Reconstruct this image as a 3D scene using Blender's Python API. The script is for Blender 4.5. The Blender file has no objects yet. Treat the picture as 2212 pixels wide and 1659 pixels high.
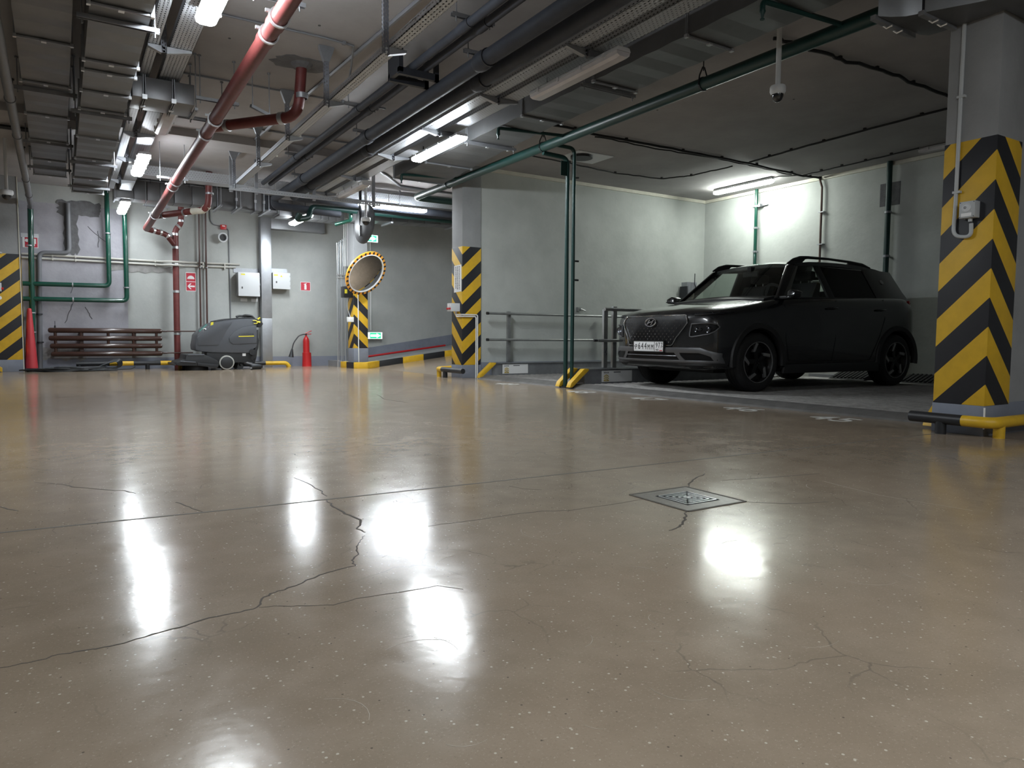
import bpy, bmesh, math, random
from mathutils import Vector, Matrix
random.seed(7)
SC = bpy.context.scene
COL = SC.collection
PI = math.pi

# ------------------------------------------------------------------ camera, world, exposure
H_CAM = 0.65
def make_camera():
    yaw, pitch, roll = math.radians(31.95), math.radians(3.79), 0.0066
    fwd = Vector((math.sin(yaw)*math.cos(pitch), math.cos(yaw)*math.cos(pitch), -math.sin(pitch)))
    right = Vector((math.cos(yaw), -math.sin(yaw), 0))
    up = right.cross(fwd)
    r2 = right*math.cos(roll) + up*math.sin(roll)
    u2 = up*math.cos(roll) - right*math.sin(roll)
    cam = bpy.data.cameras.new('camera')
    cam.sensor_width = 36.0
    cam.lens = 1534.0/2212.0*36.0
    cam.clip_start = 0.05
    o = bpy.data.objects.new('camera', cam)
    COL.objects.link(o)
    m = Matrix((( r2.x, u2.x, -fwd.x, 0), (r2.y, u2.y, -fwd.y, 0), (r2.z, u2.z, -fwd.z, 0), (0, 0, 0, 1)))
    m.translation = Vector((0, 0, H_CAM))
    o.matrix_world = m
    SC.camera = o
make_camera()
W = bpy.data.worlds.new('world'); SC.world = W
W.use_nodes = True
W.node_tree.nodes['Background'].inputs[0].default_value = (0.75, 0.82, 1.0, 1)
W.node_tree.nodes['Background'].inputs[1].default_value = 0.02
SC.view_settings.view_transform = 'Standard'
SC.view_settings.look = 'None'
SC.view_settings.gamma = 1.0
SC.view_settings.use_curve_mapping = False
SC.view_settings.exposure = 0.0
SC.cycles.use_denoising = True
SC.cycles.max_bounces = 10
SC.cycles.diffuse_bounces = 5
SC.cycles.glossy_bounces = 5
SC.cycles.transparent_max_bounces = 12
SC.cycles.sample_clamp_indirect = 6.0
LAMP = 150.0         # radiance of a lit diffuser

# ------------------------------------------------------------------ materials
M = {}
def new_mat(name):
    m = bpy.data.materials.new(name); m.use_nodes = True
    nt = m.node_tree
    b = nt.nodes['Principled BSDF']
    M[name] = m
    return m, nt, b
def mat(name, col, rough=0.6, metal=0.0, var=0.0, vscale=6.0, bump=0.0, bscale=40.0, spec=0.5, coat=0.0, emit=0.0, ecol=None):
    m, nt, b = new_mat(name)
    b.inputs['Base Color'].default_value = (*col, 1)
    b.inputs['Roughness'].default_value = rough
    b.inputs['Metallic'].default_value = metal
    b.inputs['Specular IOR Level'].default_value = spec
    if coat:
        b.inputs['Coat Weight'].default_value = coat
        b.inputs['Coat Roughness'].default_value = 0.04
    if emit:
        b.inputs['Emission Color'].default_value = (*(ecol or col), 1)
        b.inputs['Emission Strength'].default_value = emit
    if var or bump:
        g = nt.nodes.new('ShaderNodeNewGeometry')
    if var:
        n = nt.nodes.new('ShaderNodeTexNoise'); n.inputs['Scale'].default_value = vscale
        n.inputs['Detail'].default_value = 6; n.inputs['Roughness'].default_value = 0.62
        nt.links.new(g.outputs['Position'], n.inputs['Vector'])
        mr = nt.nodes.new('ShaderNodeMapRange')
        mr.inputs['From Min'].default_value = 0.3; mr.inputs['From Max'].default_value = 0.7
        mr.inputs['To Min'].default_value = 1-var; mr.inputs['To Max'].default_value = 1+var
        nt.links.new(n.outputs['Fac'], mr.inputs['Value'])
        mx = nt.nodes.new('ShaderNodeMix'); mx.data_type = 'RGBA'; mx.blend_type = 'MULTIPLY'
        mx.inputs['Factor'].default_value = 1.0
        mx.inputs['A'].default_value = (*col, 1)
        nt.links.new(mr.outputs['Result'], mx.inputs['B'])
        nt.links.new(mx.outputs['Result'], b.inputs['Base Color'])
    if bump:
        n2 = nt.nodes.new('ShaderNodeTexNoise'); n2.inputs['Scale'].default_value = bscale
        n2.inputs['Detail'].default_value = 5
        nt.links.new(g.outputs['Position'], n2.inputs['Vector'])
        bp = nt.nodes.new('ShaderNodeBump'); bp.inputs['Strength'].default_value = bump
        bp.inputs['Distance'].default_value = 0.02
        nt.links.new(n2.outputs['Fac'], bp.inputs['Height'])
        nt.links.new(bp.outputs['Normal'], b.inputs['Normal'])
    return m
def math_node(nt, op, a, b=None, c=None):
    n = nt.nodes.new('ShaderNodeMath'); n.operation = op
    for i, v in enumerate((a, b, c)):
        if v is None: continue
        if isinstance(v, (int, float)): n.inputs[i].default_value = v
        else: nt.links.new(v, n.inputs[i])
    return n.outputs[0]
def mixc(nt, fac, a, b, mode='MIX'):
    n = nt.nodes.new('ShaderNodeMix'); n.data_type = 'RGBA'; n.blend_type = mode
    for key, v in (('Factor', fac), ('A', a), ('B', b)):
        if isinstance(v, (int, float)): n.inputs[key].default_value = v if key == 'Factor' else (v, v, v, 1)
        elif isinstance(v, tuple): n.inputs[key].default_value = (*v, 1)
        else: nt.links.new(v, n.inputs[key])
    return n.outputs['Result']
def pos_xyz(nt):
    g = nt.nodes.new('ShaderNodeNewGeometry')
    s = nt.nodes.new('ShaderNodeSeparateXYZ')
    nt.links.new(g.outputs['Position'], s.inputs[0])
    return g.outputs['Position'], s.outputs[0], s.outputs[1], s.outputs[2]
def noise(nt, vec, scale, detail=5, rough=0.6, dist=0.0):
    n = nt.nodes.new('ShaderNodeTexNoise'); n.inputs['Scale'].default_value = scale
    n.inputs['Detail'].default_value = detail; n.inputs['Roughness'].default_value = rough
    n.inputs['Distortion'].default_value = dist
    nt.links.new(vec, n.inputs['Vector'])
    return n.outputs['Fac']
def ramp(nt, fac, lo, hi, a=0.0, b=1.0):
    n = nt.nodes.new('ShaderNodeMapRange')
    n.inputs['From Min'].default_value = lo; n.inputs['From Max'].default_value = hi
    n.inputs['To Min'].default_value = a; n.inputs['To Max'].default_value = b
    nt.links.new(fac, n.inputs['Value'])
    return n.outputs['Result']
YEL = (0.66, 0.40, 0.022); BLK = (0.016, 0.017, 0.022)
def hazard(name, xc, yc, k, z0, period=0.388, duty=0.5):
    """painted chevrons: stripes fixed to the column's own corner (xc, yc)"""
    m, nt, b = new_mat(name)
    p, x, y, z = pos_xyz(nt)
    u = math_node(nt, 'ADD', math_node(nt, 'SUBTRACT', x, xc), math_node(nt, 'SUBTRACT', y, yc))
    s = math_node(nt, 'ADD', z, math_node(nt, 'MULTIPLY', u, k))
    s = math_node(nt, 'DIVIDE', math_node(nt, 'SUBTRACT', s, z0), period)
    f = math_node(nt, 'FRACT', math_node(nt, 'ADD', s, 20.0))
    msk = math_node(nt, 'LESS_THAN', f, duty)
    n = noise(nt, p, 9.0)
    dirt = ramp(nt, n, 0.3, 0.75, 1.06, 0.86)
    c = mixc(nt, msk, BLK, YEL)
    c = mixc(nt, 1.0, c, dirt, 'MULTIPLY')
    nt.links.new(c, b.inputs['Base Color'])
    b.inputs['Roughness'].default_value = 0.5
    return m
def perforated(name, mode, du=0.026, dv=0.036, su=0.42, sv=0.5, col=(0.46, 0.48, 0.51), rough=0.45):
    """galvanised sheet with real see-through slots; mode 'y': tray runs along y, 'x': along x"""
    m, nt, b = new_mat(name)
    p, x, y, z = pos_xyz(nt)
    if mode == 'y': u, v = math_node(nt, 'ADD', x, z), y
    elif mode == 'x': u, v = math_node(nt, 'ADD', y, z), x
    else: u, v = math_node(nt, 'ADD', x, y), z
    uu = math_node(nt, 'DIVIDE', u, du)
    row = math_node(nt, 'FLOOR', uu)
    fu = math_node(nt, 'FRACT', uu)
    vv = math_node(nt, 'ADD', math_node(nt, 'DIVIDE', v, dv), math_node(nt, 'MULTIPLY', row, 0.5))
    fv = math_node(nt, 'FRACT', vv)
    hole = math_node(nt, 'MULTIPLY', math_node(nt, 'LESS_THAN', fu, su), math_node(nt, 'LESS_THAN', fv, sv))
    b.inputs['Base Color'].default_value = (*col, 1)
    b.inputs['Metallic'].default_value = 0.45; b.inputs['Roughness'].default_value = rough
    nt.links.new(math_node(nt, 'SUBTRACT', 1.0, hole), b.inputs['Alpha'])
    return m

def make_materials():
    mat('concrete_column', (0.27, 0.275, 0.28), 0.8, var=0.10, vscale=3.0, bump=0.12, bscale=30)
    mat('skirting_paint', (0.20, 0.22, 0.27), 0.6, var=0.12, vscale=5)
    mat('wall_paint', (0.44, 0.46, 0.44), 0.75, var=0.11, vscale=1.6, bump=0.15, bscale=18)
    mat('ceiling_paint', (0.32, 0.305, 0.302), 0.85, var=0.14, vscale=1.1, bump=0.12, bscale=14)
    mat('cream', (0.62, 0.60, 0.52), 0.7, var=0.08, vscale=8)
    mat('galv', (0.40, 0.415, 0.44), 0.40, 0.75, var=0.12, vscale=5)
    mat('galv_dull', (0.30, 0.31, 0.33), 0.5, 0.7, var=0.15, vscale=7)
    mat('duct', (0.17, 0.172, 0.178), 0.40, 0.7, var=0.16, vscale=2.2, bump=0.05, bscale=3.5)
    mat('duct_seam', (0.26, 0.27, 0.29), 0.45, 0.8)
    mat('zinc_bright', (0.72, 0.74, 0.76), 0.3, 0.85)
    mat('steel_rail', (0.34, 0.35, 0.35), 0.42, 0.75, var=0.12, vscale=12)
    mat('black_steel', (0.018, 0.02, 0.026), 0.5, 0.0, var=0.15, vscale=14)
    mat('rubber_foam', (0.030, 0.035, 0.048), 0.68, var=0.18, vscale=9)
    mat('red_pipe', (0.14, 0.030, 0.028), 0.5, var=0.18, vscale=10)
    mat('green_pipe', (0.006, 0.060, 0.040), 0.25, var=0.12, vscale=6, coat=0.3)
    mat('dark_green_pipe', (0.005, 0.034, 0.030), 0.42, var=0.12, vscale=6)
    mat('grey_pipe', (0.16, 0.165, 0.18), 0.45, var=0.08)
    mat('cream_conduit', (0.55, 0.54, 0.50), 0.5)
    mat('white_plastic', (0.72, 0.73, 0.73), 0.4)
    mat('grey_plastic', (0.44, 0.46, 0.47), 0.45)
    mat('light_plastic', (0.62, 0.64, 0.66), 0.45)
    mat('brown_radiator', (0.055, 0.028, 0.022), 0.24, var=0.1, coat=0.3)
    mat('brown_pipe', (0.07, 0.035, 0.028), 0.4)
    mat('yellow_paint', YEL, 0.42, var=0.10, vscale=12)
    mat('orange_rim', (0.80, 0.34, 0.03), 0.4)
    mat('black_paint', (0.016, 0.017, 0.02), 0.45, var=0.1)
    mat('black_rubber', (0.014, 0.014, 0.015), 0.75, var=0.15, vscale=20)
    mat('black_plastic', (0.02, 0.021, 0.024), 0.45)
    mat('red_paint', (0.50, 0.02, 0.022), 0.35)
    mat('red_sign', (0.52, 0.025, 0.05), 0.5)
    mat('red_cone', (0.50, 0.04, 0.05), 0.5)
    mat('white_print', (0.80, 0.80, 0.80), 0.5)
    mat('paper', (0.74, 0.74, 0.74), 0.6)
    mat('dark_print', (0.06, 0.06, 0.065), 0.6)
    mat('ochre_print', (0.52, 0.38, 0.08), 0.6)
    mat('exit_green', (0.02, 0.42, 0.20), 0.4, emit=1.3, ecol=(0.03, 0.55, 0.27))
    mat('exit_white', (0.8, 0.9, 0.85), 0.4, emit=1.6, ecol=(0.75, 1.0, 0.88))
    mat('platform_rib_lit', (0.26, 0.25, 0.24), 0.5, 0.3, var=0.3, vscale=9)  # lighter than the deck: stands in for the weak shading of the ridges
    mat('platform_steel', (0.15, 0.145, 0.14), 0.55, 0.3, var=0.25, vscale=7, bump=0.1, bscale=20)
    mat('mortar', (0.13, 0.13, 0.135), 0.9, var=0.2, vscale=9, bump=0.4, bscale=25)
    mat('dirty_plaster', (0.27, 0.265, 0.26), 0.9, var=0.25, vscale=7, bump=0.3, bscale=20)
    mat('lilac_plaster', (0.355, 0.35, 0.385), 0.8, var=0.14, vscale=2.4, bump=0.2, bscale=16)
    mat('crack', (0.085, 0.072, 0.058), 0.9)
    mat('drain_mortar', (0.20, 0.185, 0.16), 0.35, var=0.25, vscale=40)
    mat('joint', (0.11, 0.10, 0.085), 0.8)
    mat('scratch', (0.40, 0.34, 0.27), 0.3)
    mat('floor_print', (0.62, 0.62, 0.60), 0.4, var=0.15, vscale=25)
    mat('scrub_body', (0.085, 0.092, 0.105), 0.4, var=0.05)
    mat('scrub_dark', (0.022, 0.024, 0.027), 0.45)
    mat('lime_yellow', (0.75, 0.66, 0.05), 0.4)
    mat('wheel_grey', (0.40, 0.40, 0.37), 0.6)
    mat('teal', (0.02, 0.16, 0.13), 0.4)
    mat('hose', (0.022, 0.026, 0.03), 0.4)
    mat('lamp_housing', (0.50, 0.50, 0.51), 0.5)
    mat('lamp_off', (0.52, 0.50, 0.51), 0.22, var=0.06, vscale=8)
    mat('lamp_on', (0.9, 0.95, 1.0), 0.3, emit=LAMP, ecol=(0.90, 0.96, 1.0))
    mat('lamp_dim', (0.9, 0.95, 1.0), 0.3, emit=LAMP*0.40, ecol=(0.90, 0.96, 1.0))
    mat('lamp_warm', (0.9, 0.97, 0.93), 0.3, emit=LAMP*0.80, ecol=(0.93, 1.0, 0.93))
    mat('mirror', (0.80, 0.80, 0.81), 0.03, 1.0)
    mat('mirror_back', (0.07, 0.072, 0.078), 0.5)
    mat('dome_glass', (0.008, 0.008, 0.01), 0.06, spec=0.8)
    # car
    mat('car_paint', (0.0085, 0.009, 0.011), 0.26, 0.2, coat=1.0)
    mat('car_trim', (0.012, 0.012, 0.013), 0.55)
    mat('car_silver', (0.15, 0.152, 0.16), 0.40, 0.75)
    mat('chrome', (0.75, 0.76, 0.78), 0.12, 1.0)
    mat('grille_black', (0.004, 0.004, 0.005), 0.45, spec=0.2)
    mat('grille_gem', (0.16, 0.163, 0.17), 0.25, 0.9)
    mat('tyre', (0.013, 0.013, 0.014), 0.7, bump=0.2, bscale=60)
    mat('alloy_dark', (0.012, 0.012, 0.013), 0.3, 0.4)
    mat('alloy_cut', (0.34, 0.34, 0.345), 0.35, 0.7)
    mat('cabin', (0.012, 0.012, 0.013), 0.8)
    mat('lens_inner', (0.10, 0.105, 0.115), 0.2, 0.85)
    mat('plate_white', (0.72, 0.72, 0.73), 0.45)
    mat('plate_black', (0.012, 0.012, 0.012), 0.5)
    mat('flag_red', (0.45, 0.03, 0.04), 0.5)
    for nm, tint, k in (('glass_clear', (0.90, 0.93, 0.91), 0.10), ('glass_dark', (0.03, 0.032, 0.034), 0.07)):
        m, nt, b = new_mat(nm)
        nt.nodes.remove(b)
        out = nt.nodes['Material Output']
        tr = nt.nodes.new('ShaderNodeBsdfTransparent'); tr.inputs[0].default_value = (*tint, 1)
        gl = nt.nodes.new('ShaderNodeBsdfGlossy'); gl.inputs['Roughness'].default_value = 0.03
        lw = nt.nodes.new('ShaderNodeLayerWeight'); lw.inputs[0].default_value = 0.5
        fr = math_node(nt, 'ADD', math_node(nt, 'MULTIPLY', math_node(nt, 'POWER', lw.outputs['Facing'], 5.0), 0.8), 0.035)
        mx = nt.nodes.new('ShaderNodeMixShader')
        nt.links.new(fr, mx.inputs[0]); nt.links.new(tr.outputs[0], mx.inputs[1]); nt.links.new(gl.outputs[0], mx.inputs[2])
        nt.links.new(mx.outputs[0], out.inputs[0])
    perforated('perf_y', 'y', du=0.030, dv=0.045, su=0.36, sv=0.5)
    perforated('perf_y_dense', 'y', du=0.026, dv=0.040, su=0.42, sv=0.5)
    perforated('perf_x', 'x', du=0.030, dv=0.040, su=0.30, sv=0.32)
    perforated('perf_z', 'z', du=0.020, dv=0.032, su=0.5, sv=0.5, col=(0.20, 0.21, 0.24))
    hazard('hazard_right', 5.22, 2.36, 1.0, 1.705)
    hazard('hazard_mid', 5.22, 9.85, -0.93, 1.54, 0.385)
    hazard('hazard_left', -0.67, 14.8, -0.88, 1.77)
    hazard('hazard_ramp', 4.90, 13.9, 1.0, 1.08)
    make_floor_material()
    make_wall_material()

def make_floor_material():
    m, nt, b = new_mat('polished_floor')
    p, x, y, z = pos_xyz(nt)
    base = (0.30, 0.235, 0.172)
    big = noise(nt, p, 0.9, 5, 0.6)
    mid = noise(nt, p, 5.0, 6, 0.65)
    fine = noise(nt, p, 170.0, 3, 0.7)
    c = mixc(nt, ramp(nt, big, 0.35, 0.7), base, (0.235, 0.188, 0.138))
    c = mixc(nt, ramp(nt, mid, 0.42, 0.72, 0, 0.55), c, (0.355, 0.285, 0.215))
    c = mixc(nt, ramp(nt, fine, 0.60, 0.72, 0, 0.65), c, (0.17, 0.14, 0.105))
    c = mixc(nt, ramp(nt, fine, 0.40, 0.30, 0, 0.55), c, (0.50, 0.44, 0.36))
    # pale stone chips
    v = nt.nodes.new('ShaderNodeTexVoronoi'); v.inputs['Scale'].default_value = 62
    nt.links.new(p, v.inputs['Vector'])
    sep = nt.nodes.new('ShaderNodeSeparateColor'); nt.links.new(v.outputs['Color'], sep.inputs[0])
    chip = math_node(nt, 'MULTIPLY', math_node(nt, 'LESS_THAN', v.outputs['Distance'], 0.16), math_node(nt, 'GREATER_THAN', sep.outputs[0], 0.72))
    c = mixc(nt, math_node(nt, 'MULTIPLY', chip, 0.7), c, (0.62, 0.57, 0.47))
    chip2 = math_node(nt, 'MULTIPLY', math_node(nt, 'LESS_THAN', v.outputs['Distance'], 0.13), math_node(nt, 'LESS_THAN', sep.outputs[0], 0.10))
    c = mixc(nt, math_node(nt, 'MULTIPLY', chip2, 0.8), c, (0.09, 0.075, 0.06))
    # hairline crazing
    wv = nt.nodes.new('ShaderNodeVectorMath'); wv.operation = 'ADD'
    nz = nt.nodes.new('ShaderNodeTexNoise'); nz.inputs['Scale'].default_value = 5.0; nz.inputs['Detail'].default_value = 4
    nt.links.new(p, nz.inputs['Vector'])
    sc = nt.nodes.new('ShaderNodeVectorMath'); sc.operation = 'SCALE'; sc.inputs['Scale'].default_value = 0.16
    nt.links.new(nz.outputs['Color'], sc.inputs[0])
    nt.links.new(p, wv.inputs[0]); nt.links.new(sc.outputs[0], wv.inputs[1])
    v2 = nt.nodes.new('ShaderNodeTexVoronoi'); v2.feature = 'DISTANCE_TO_EDGE'; v2.inputs['Scale'].default_value = 3.6
    nt.links.new(wv.outputs[0], v2.inputs['Vector'])
    craze = math_node(nt, 'MULTIPLY', ramp(nt, v2.outputs['Distance'], 0.0035, 0.010, 1.0, 0.0), ramp(nt, noise(nt, p, 1.7, 3), 0.50, 0.62, 0.0, 0.55))
    c = mixc(nt, craze, c, (0.13, 0.11, 0.085))
    nt.links.new(c, b.inputs['Base Color'])
    r = ramp(nt, mid, 0.3, 0.75, 0.13, 0.20)
    nt.links.new(r, b.inputs['Roughness'])
    b.inputs['Specular IOR Level'].default_value = 0.32
    bp = nt.nodes.new('ShaderNodeBump'); bp.inputs['Strength'].default_value = 0.06; bp.inputs['Distance'].default_value = 0.01
    nt.links.new(noise(nt, p, 11.0, 3), bp.inputs['Height'])
    nt.links.new(bp.outputs['Normal'], b.inputs['Normal'])

def make_wall_material():
    m, nt, b = new_mat('far_wall_paint')
    p, x, y, z = pos_xyz(nt)
    n = noise(nt, p, 1.2, 6, 0.65)
    n2 = noise(nt, p, 7.0, 5, 0.6)
    c = mixc(nt, ramp(nt, n, 0.35, 0.68), (0.43, 0.445, 0.43), (0.345, 0.36, 0.35))
    c = mixc(nt, ramp(nt, n2, 0.62, 0.75, 0, 0.25), c, (0.32, 0.32, 0.31))
    sk = math_node(nt, 'LESS_THAN', z, 0.21)
    c = mixc(nt, sk, c, (0.235, 0.255, 0.31))
    nt.links.new(c, b.inputs['Base Color'])
    b.inputs['Roughness'].default_value = 0.7
    bp = nt.nodes.new('ShaderNodeBump'); bp.inputs['Strength'].default_value = 0.25; bp.inputs['Distance'].default_value = 0.012
    nt.links.new(noise(nt, p, 12.0, 4), bp.inputs['Height'])
    nt.links.new(bp.outputs['Normal'], b.inputs['Normal'])
make_materials()

# ------------------------------------------------------------------ mesh building
def V(*a): return Vector(a)
def fillet(pts, rad, n=5):
    """round the corners of a polyline"""
    pts = [Vector(p) for p in pts]
    out = [pts[0]]
    for i in range(1, len(pts)-1):
        a, b, c = pts[i-1], pts[i], pts[i+1]
        d1, d2 = (a-b), (c-b)
        r = min(rad, d1.length*0.49, d2.length*0.49)
        p1, p2 = b + d1.normalized()*r, b + d2.normalized()*r
        for k in range(n+1):
            t = k/n
            out.append(p1*(1-t)**2 + b*2*t*(1-t) + p2*t*t)
    out.append(pts[-1])
    return out
class MB:
    def __init__(s): s.v, s.f = [], []
    def add(s, vs, fs):
        o = len(s.v); s.v += [tuple(q) for q in vs]; s.f += [tuple(i+o for i in f) for f in fs]; return s
    def box(s, x0, x1, y0, y1, z0, z1):
        vs = [(x, y, z) for z in (z0, z1) for y in (y0, y1) for x in (x0, x1)]
        return s.add(vs, [(0, 2, 3, 1), (4, 5, 7, 6), (0, 1, 5, 4), (2, 6, 7, 3), (0, 4, 6, 2), (1, 3, 7, 5)])
    def cbox(s, c, size, rot=None):
        hx, hy, hz = [q/2 for q in size]
        vs = [Vector((x, y, z)) for z in (-hz, hz) for y in (-hy, hy) for x in (-hx, hx)]
        if rot is not None: vs = [rot @ q for q in vs]
        vs = [q + Vector(c) for q in vs]
        return s.add(vs, [(0, 2, 3, 1), (4, 5, 7, 6), (0, 1, 5, 4), (2, 6, 7, 3), (0, 4, 6, 2), (1, 3, 7, 5)])
    def beam(s, a, b, w, h, up=(0, 0, 1)):
        a, b = Vector(a), Vector(b); d = (b-a).normalized(); up = Vector(up)
        r = d.cross(up)
        if r.length < 1e-4: r = d.cross(Vector((1, 0, 0)))
        r.normalize(); u = r.cross(d).normalized()
        vs = []
        for p in (a, b):
            for i, j in ((-1, -1), (1, -1), (1, 1), (-1, 1)):
                vs.append(p + r*i*w/2 + u*j*h/2)
        return s.add(vs, [(0, 3, 2, 1), (4, 5, 6, 7), (0, 1, 5, 4), (1, 2, 6, 5), (2, 3, 7, 6), (3, 0, 4, 7)])
    def tube(s, pts, r, seg=10, cap=True, radii=None):
        pts = [Vector(p) for p in pts]
        n = len(pts)
        tang = []
        for i in range(n):
            if i == 0: t = pts[1]-pts[0]
            elif i == n-1: t = pts[-1]-pts[-2]
            else: t = (pts[i+1]-pts[i]).normalized() + (pts[i]-pts[i-1]).normalized()
            tang.append(t.normalized())
        a = Vector((0, 0, 1)) if abs(tang[0].z) < 0.9 else Vector((1, 0, 0))
        u = tang[0].cross(a).normalized()
        vs = []
        for i in range(n):
            t = tang[i]
            u = (u - t*u.dot(t)).normalized()
            w = t.cross(u)
            rr = radii[i] if radii else r
            for k in range(seg):
                an = 2*PI*k/seg
                vs.append(pts[i] + (u*math.cos(an) + w*math.sin(an))*rr)
        fs = []
        for i in range(n-1):
            for k in range(seg):
                k2 = (k+1) % seg
                fs.append((i*seg+k, i*seg+k2, (i+1)*seg+k2, (i+1)*seg+k))
        if cap:
            fs.append(tuple(range(seg))[::-1]); fs.append(tuple((n-1)*seg+k for k in range(seg)))
        return s.add(vs, fs)
    def cyl(s, a, b, r, seg=14, r2=None):
        return s.tube([a, b], r, seg, True, [r, r if r2 is None else r2])
    def ring(s, c, axis, r_in, r_out, th, seg=24):
        """flat washer / clamp band"""
        c = Vector(c); ax = Vector(axis).normalized()
        a = Vector((0, 0, 1)) if abs(ax.z) < 0.9 else Vector((1, 0, 0))
        u = ax.cross(a).normalized(); w = ax.cross(u)
        vs = []
        for k in range(seg):
            d = u*math.cos(2*PI*k/seg) + w*math.sin(2*PI*k/seg)
            for rr, t in ((r_in, -th/2), (r_out, -th/2), (r_out, th/2), (r_in, th/2)):
                vs.append(c + d*rr + ax*t)
        fs = []
        for k in range(seg):
            k2 = (k+1) % seg
            for q in range(4):
                q2 = (q+1) % 4
                fs.append((k*4+q, k2*4+q, k2*4+q2, k*4+q2))
        return s.add(vs, fs)
    def lathe(s, c, axis, prof, seg=24, closed=False):
        """prof: list of (r, t) along axis"""
        c = Vector(c); ax = Vector(axis).normalized()
        a = Vector((0, 0, 1)) if abs(ax.z) < 0.9 else Vector((1, 0, 0))
        u = ax.cross(a).normalized(); w = ax.cross(u)
        vs = []
        for (r, t) in prof:
            for k in range(seg):
                an = 2*PI*k/seg
                vs.append(c + ax*t + (u*math.cos(an) + w*math.sin(an))*max(r, 1e-4))
        fs = []
        for i in range(len(prof)-1):
            for k in range(seg):
                k2 = (k+1) % seg
                fs.append((i*seg+k, i*seg+k2, (i+1)*seg+k2, (i+1)*seg+k))
        if closed:
            o = (len(prof)-1)*seg
            fs += [(o+k, o+(k+1) % seg, (k+1) % seg, k) for k in range(seg)]
        else:
            fs.append(tuple(range(seg))[::-1]); fs.append(tuple((len(prof)-1)*seg+k for k in range(seg)))
        return s.add(vs, fs)
    def prism(s, poly, d):
        """poly: 3-D points of a planar outline, d: extrusion vector"""
        n = len(poly); d = Vector(d)
        vs = [Vector(p) for p in poly] + [Vector(p)+d for p in poly]
        fs = [tuple(range(n))[::-1], tuple(range(n, 2*n))]
        fs += [(i, (i+1) % n, n+(i+1) % n, n+i) for i in range(n)]
        return s.add(vs, fs)
    def grid(s, rows):
        """rows: list of equal-length point lists -> quads"""
        n = len(rows[0]); vs = [p for r in rows for p in r]
        fs = [(i*n+j, i*n+j+1, (i+1)*n+j+1, (i+1)*n+j) for i in range(len(rows)-1) for j in range(n-1)]
        return s.add(vs, fs)
    def slab(s, rows, d):
        """a grid with thickness d (vector)"""
        n, m = len(rows[0]), len(rows); d = Vector(d)
        A = [Vector(p) for r in rows for p in r]; B = [p+d for p in A]; N = len(A)
        fs = []
        for i in range(m-1):
            for j in range(n-1):
                q = (i*n+j, i*n+j+1, (i+1)*n+j+1, (i+1)*n+j)
                fs.append(q); fs.append(tuple(k+N for k in q)[::-1])
        rim = [(0, j) for j in range(n)] + [(i, n-1) for i in range(1, m)] + [(m-1, j) for j in range(n-2, -1, -1)] + [(i, 0) for i in range(m-2, 0, -1)]
        ids = [i*n+j for i, j in rim]
        for k in range(len(ids)):
            a, b = ids[k], ids[(k+1) % len(ids)]
            fs.append((b, a, a+N, b+N))
        return s.add(A+B, fs)
    def mesh(s, name, material, off=(0, 0, 0), bevel=0.0, angle=40, recalc=True, smooth=True):
        me = bpy.data.meshes.new(name)
        ox, oy, oz = off
        me.from_pydata([(x-ox, y-oy, z-oz) for x, y, z in s.v], [], s.f)
        bm = bmesh.new(); bm.from_mesh(me)
        if recalc: bmesh.ops.recalc_face_normals(bm, faces=bm.faces)
        if bevel > 0:
            ed = [e for e in bm.edges if len(e.link_faces) == 2 and e.calc_face_angle(0) > 0.6]
            bmesh.ops.bevel(bm, geom=ed, offset=bevel, segments=2, affect='EDGES', profile=0.6)
        bm.to_mesh(me); bm.free()
        if smooth:
            me.shade_smooth()
            me.set_sharp_from_angle(angle=math.radians(angle))
        me.materials.append(M[material] if isinstance(material, str) else material)
        return me
LOCAL = set()
def root_of(o):
    while o.parent: o = o.parent
    return o
def put(name, mb, material, parent=None, bevel=0.0, angle=40, smooth=True, recalc=True, **props):
    off = (0, 0, 0)
    if parent is not None:
        r = root_of(parent)
        if r.name not in LOCAL: off = tuple(r.location)
    me = mb if isinstance(mb, bpy.types.Mesh) else mb.mesh(name, material, off, bevel, angle, recalc, smooth)
    o = bpy.data.objects.new(name, me)
    COL.objects.link(o)
    if parent is not None: o.parent = parent
    for k, v in props.items(): o[k] = v
    return o
def thing(name, label, cat, loc=(0, 0, 0), group=None, rotz=0.0, local=False):
    o = bpy.data.objects.new(name, None); COL.objects.link(o)
    o.empty_display_size = 0.1
    o.location = loc
    o['label'] = label; o['category'] = cat
    if group: o['group'] = group
    if local: LOCAL.add(o.name); o.rotation_euler = (0, 0, rotz)
    return o
def struct(name, mb, material, parent=None, **kw):
    o = put(name, mb, material, parent, **kw)
    o['kind'] = 'structure'
    return o
def text_mesh(txt, size, mtx, thick=0.001, sx=1.0, align='CENTER'):
    cu = bpy.data.curves.new('text', 'FONT'); cu.body = txt; cu.size = size
    cu.align_x = align; cu.align_y = 'CENTER'; cu.extrude = thick; cu.resolution_u = 3
    o = bpy.data.objects.new('text', cu); COL.objects.link(o)
    dg = bpy.context.evaluated_depsgraph_get()
    me = bpy.data.meshes.new_from_object(o.evaluated_get(dg))
    bpy.data.objects.remove(o); bpy.data.curves.remove(cu)
    mb = MB()
    mb.add([mtx @ Vector((p.co.x*sx, p.co.y, p.co.z)) for p in me.vertices], [tuple(f.vertices) for f in me.polygons])
    bpy.data.meshes.remove(me)
    return mb
def frame_mtx(origin, right, up):
    r, u = Vector(right).normalized(), Vector(up).normalized(); n = r.cross(u)
    m = Matrix((( r.x, u.x, n.x, 0), (r.y, u.y, n.y, 0), (r.z, u.z, n.z, 0), (0, 0, 0, 1)))
    m.translation = Vector(origin)
    return m

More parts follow.
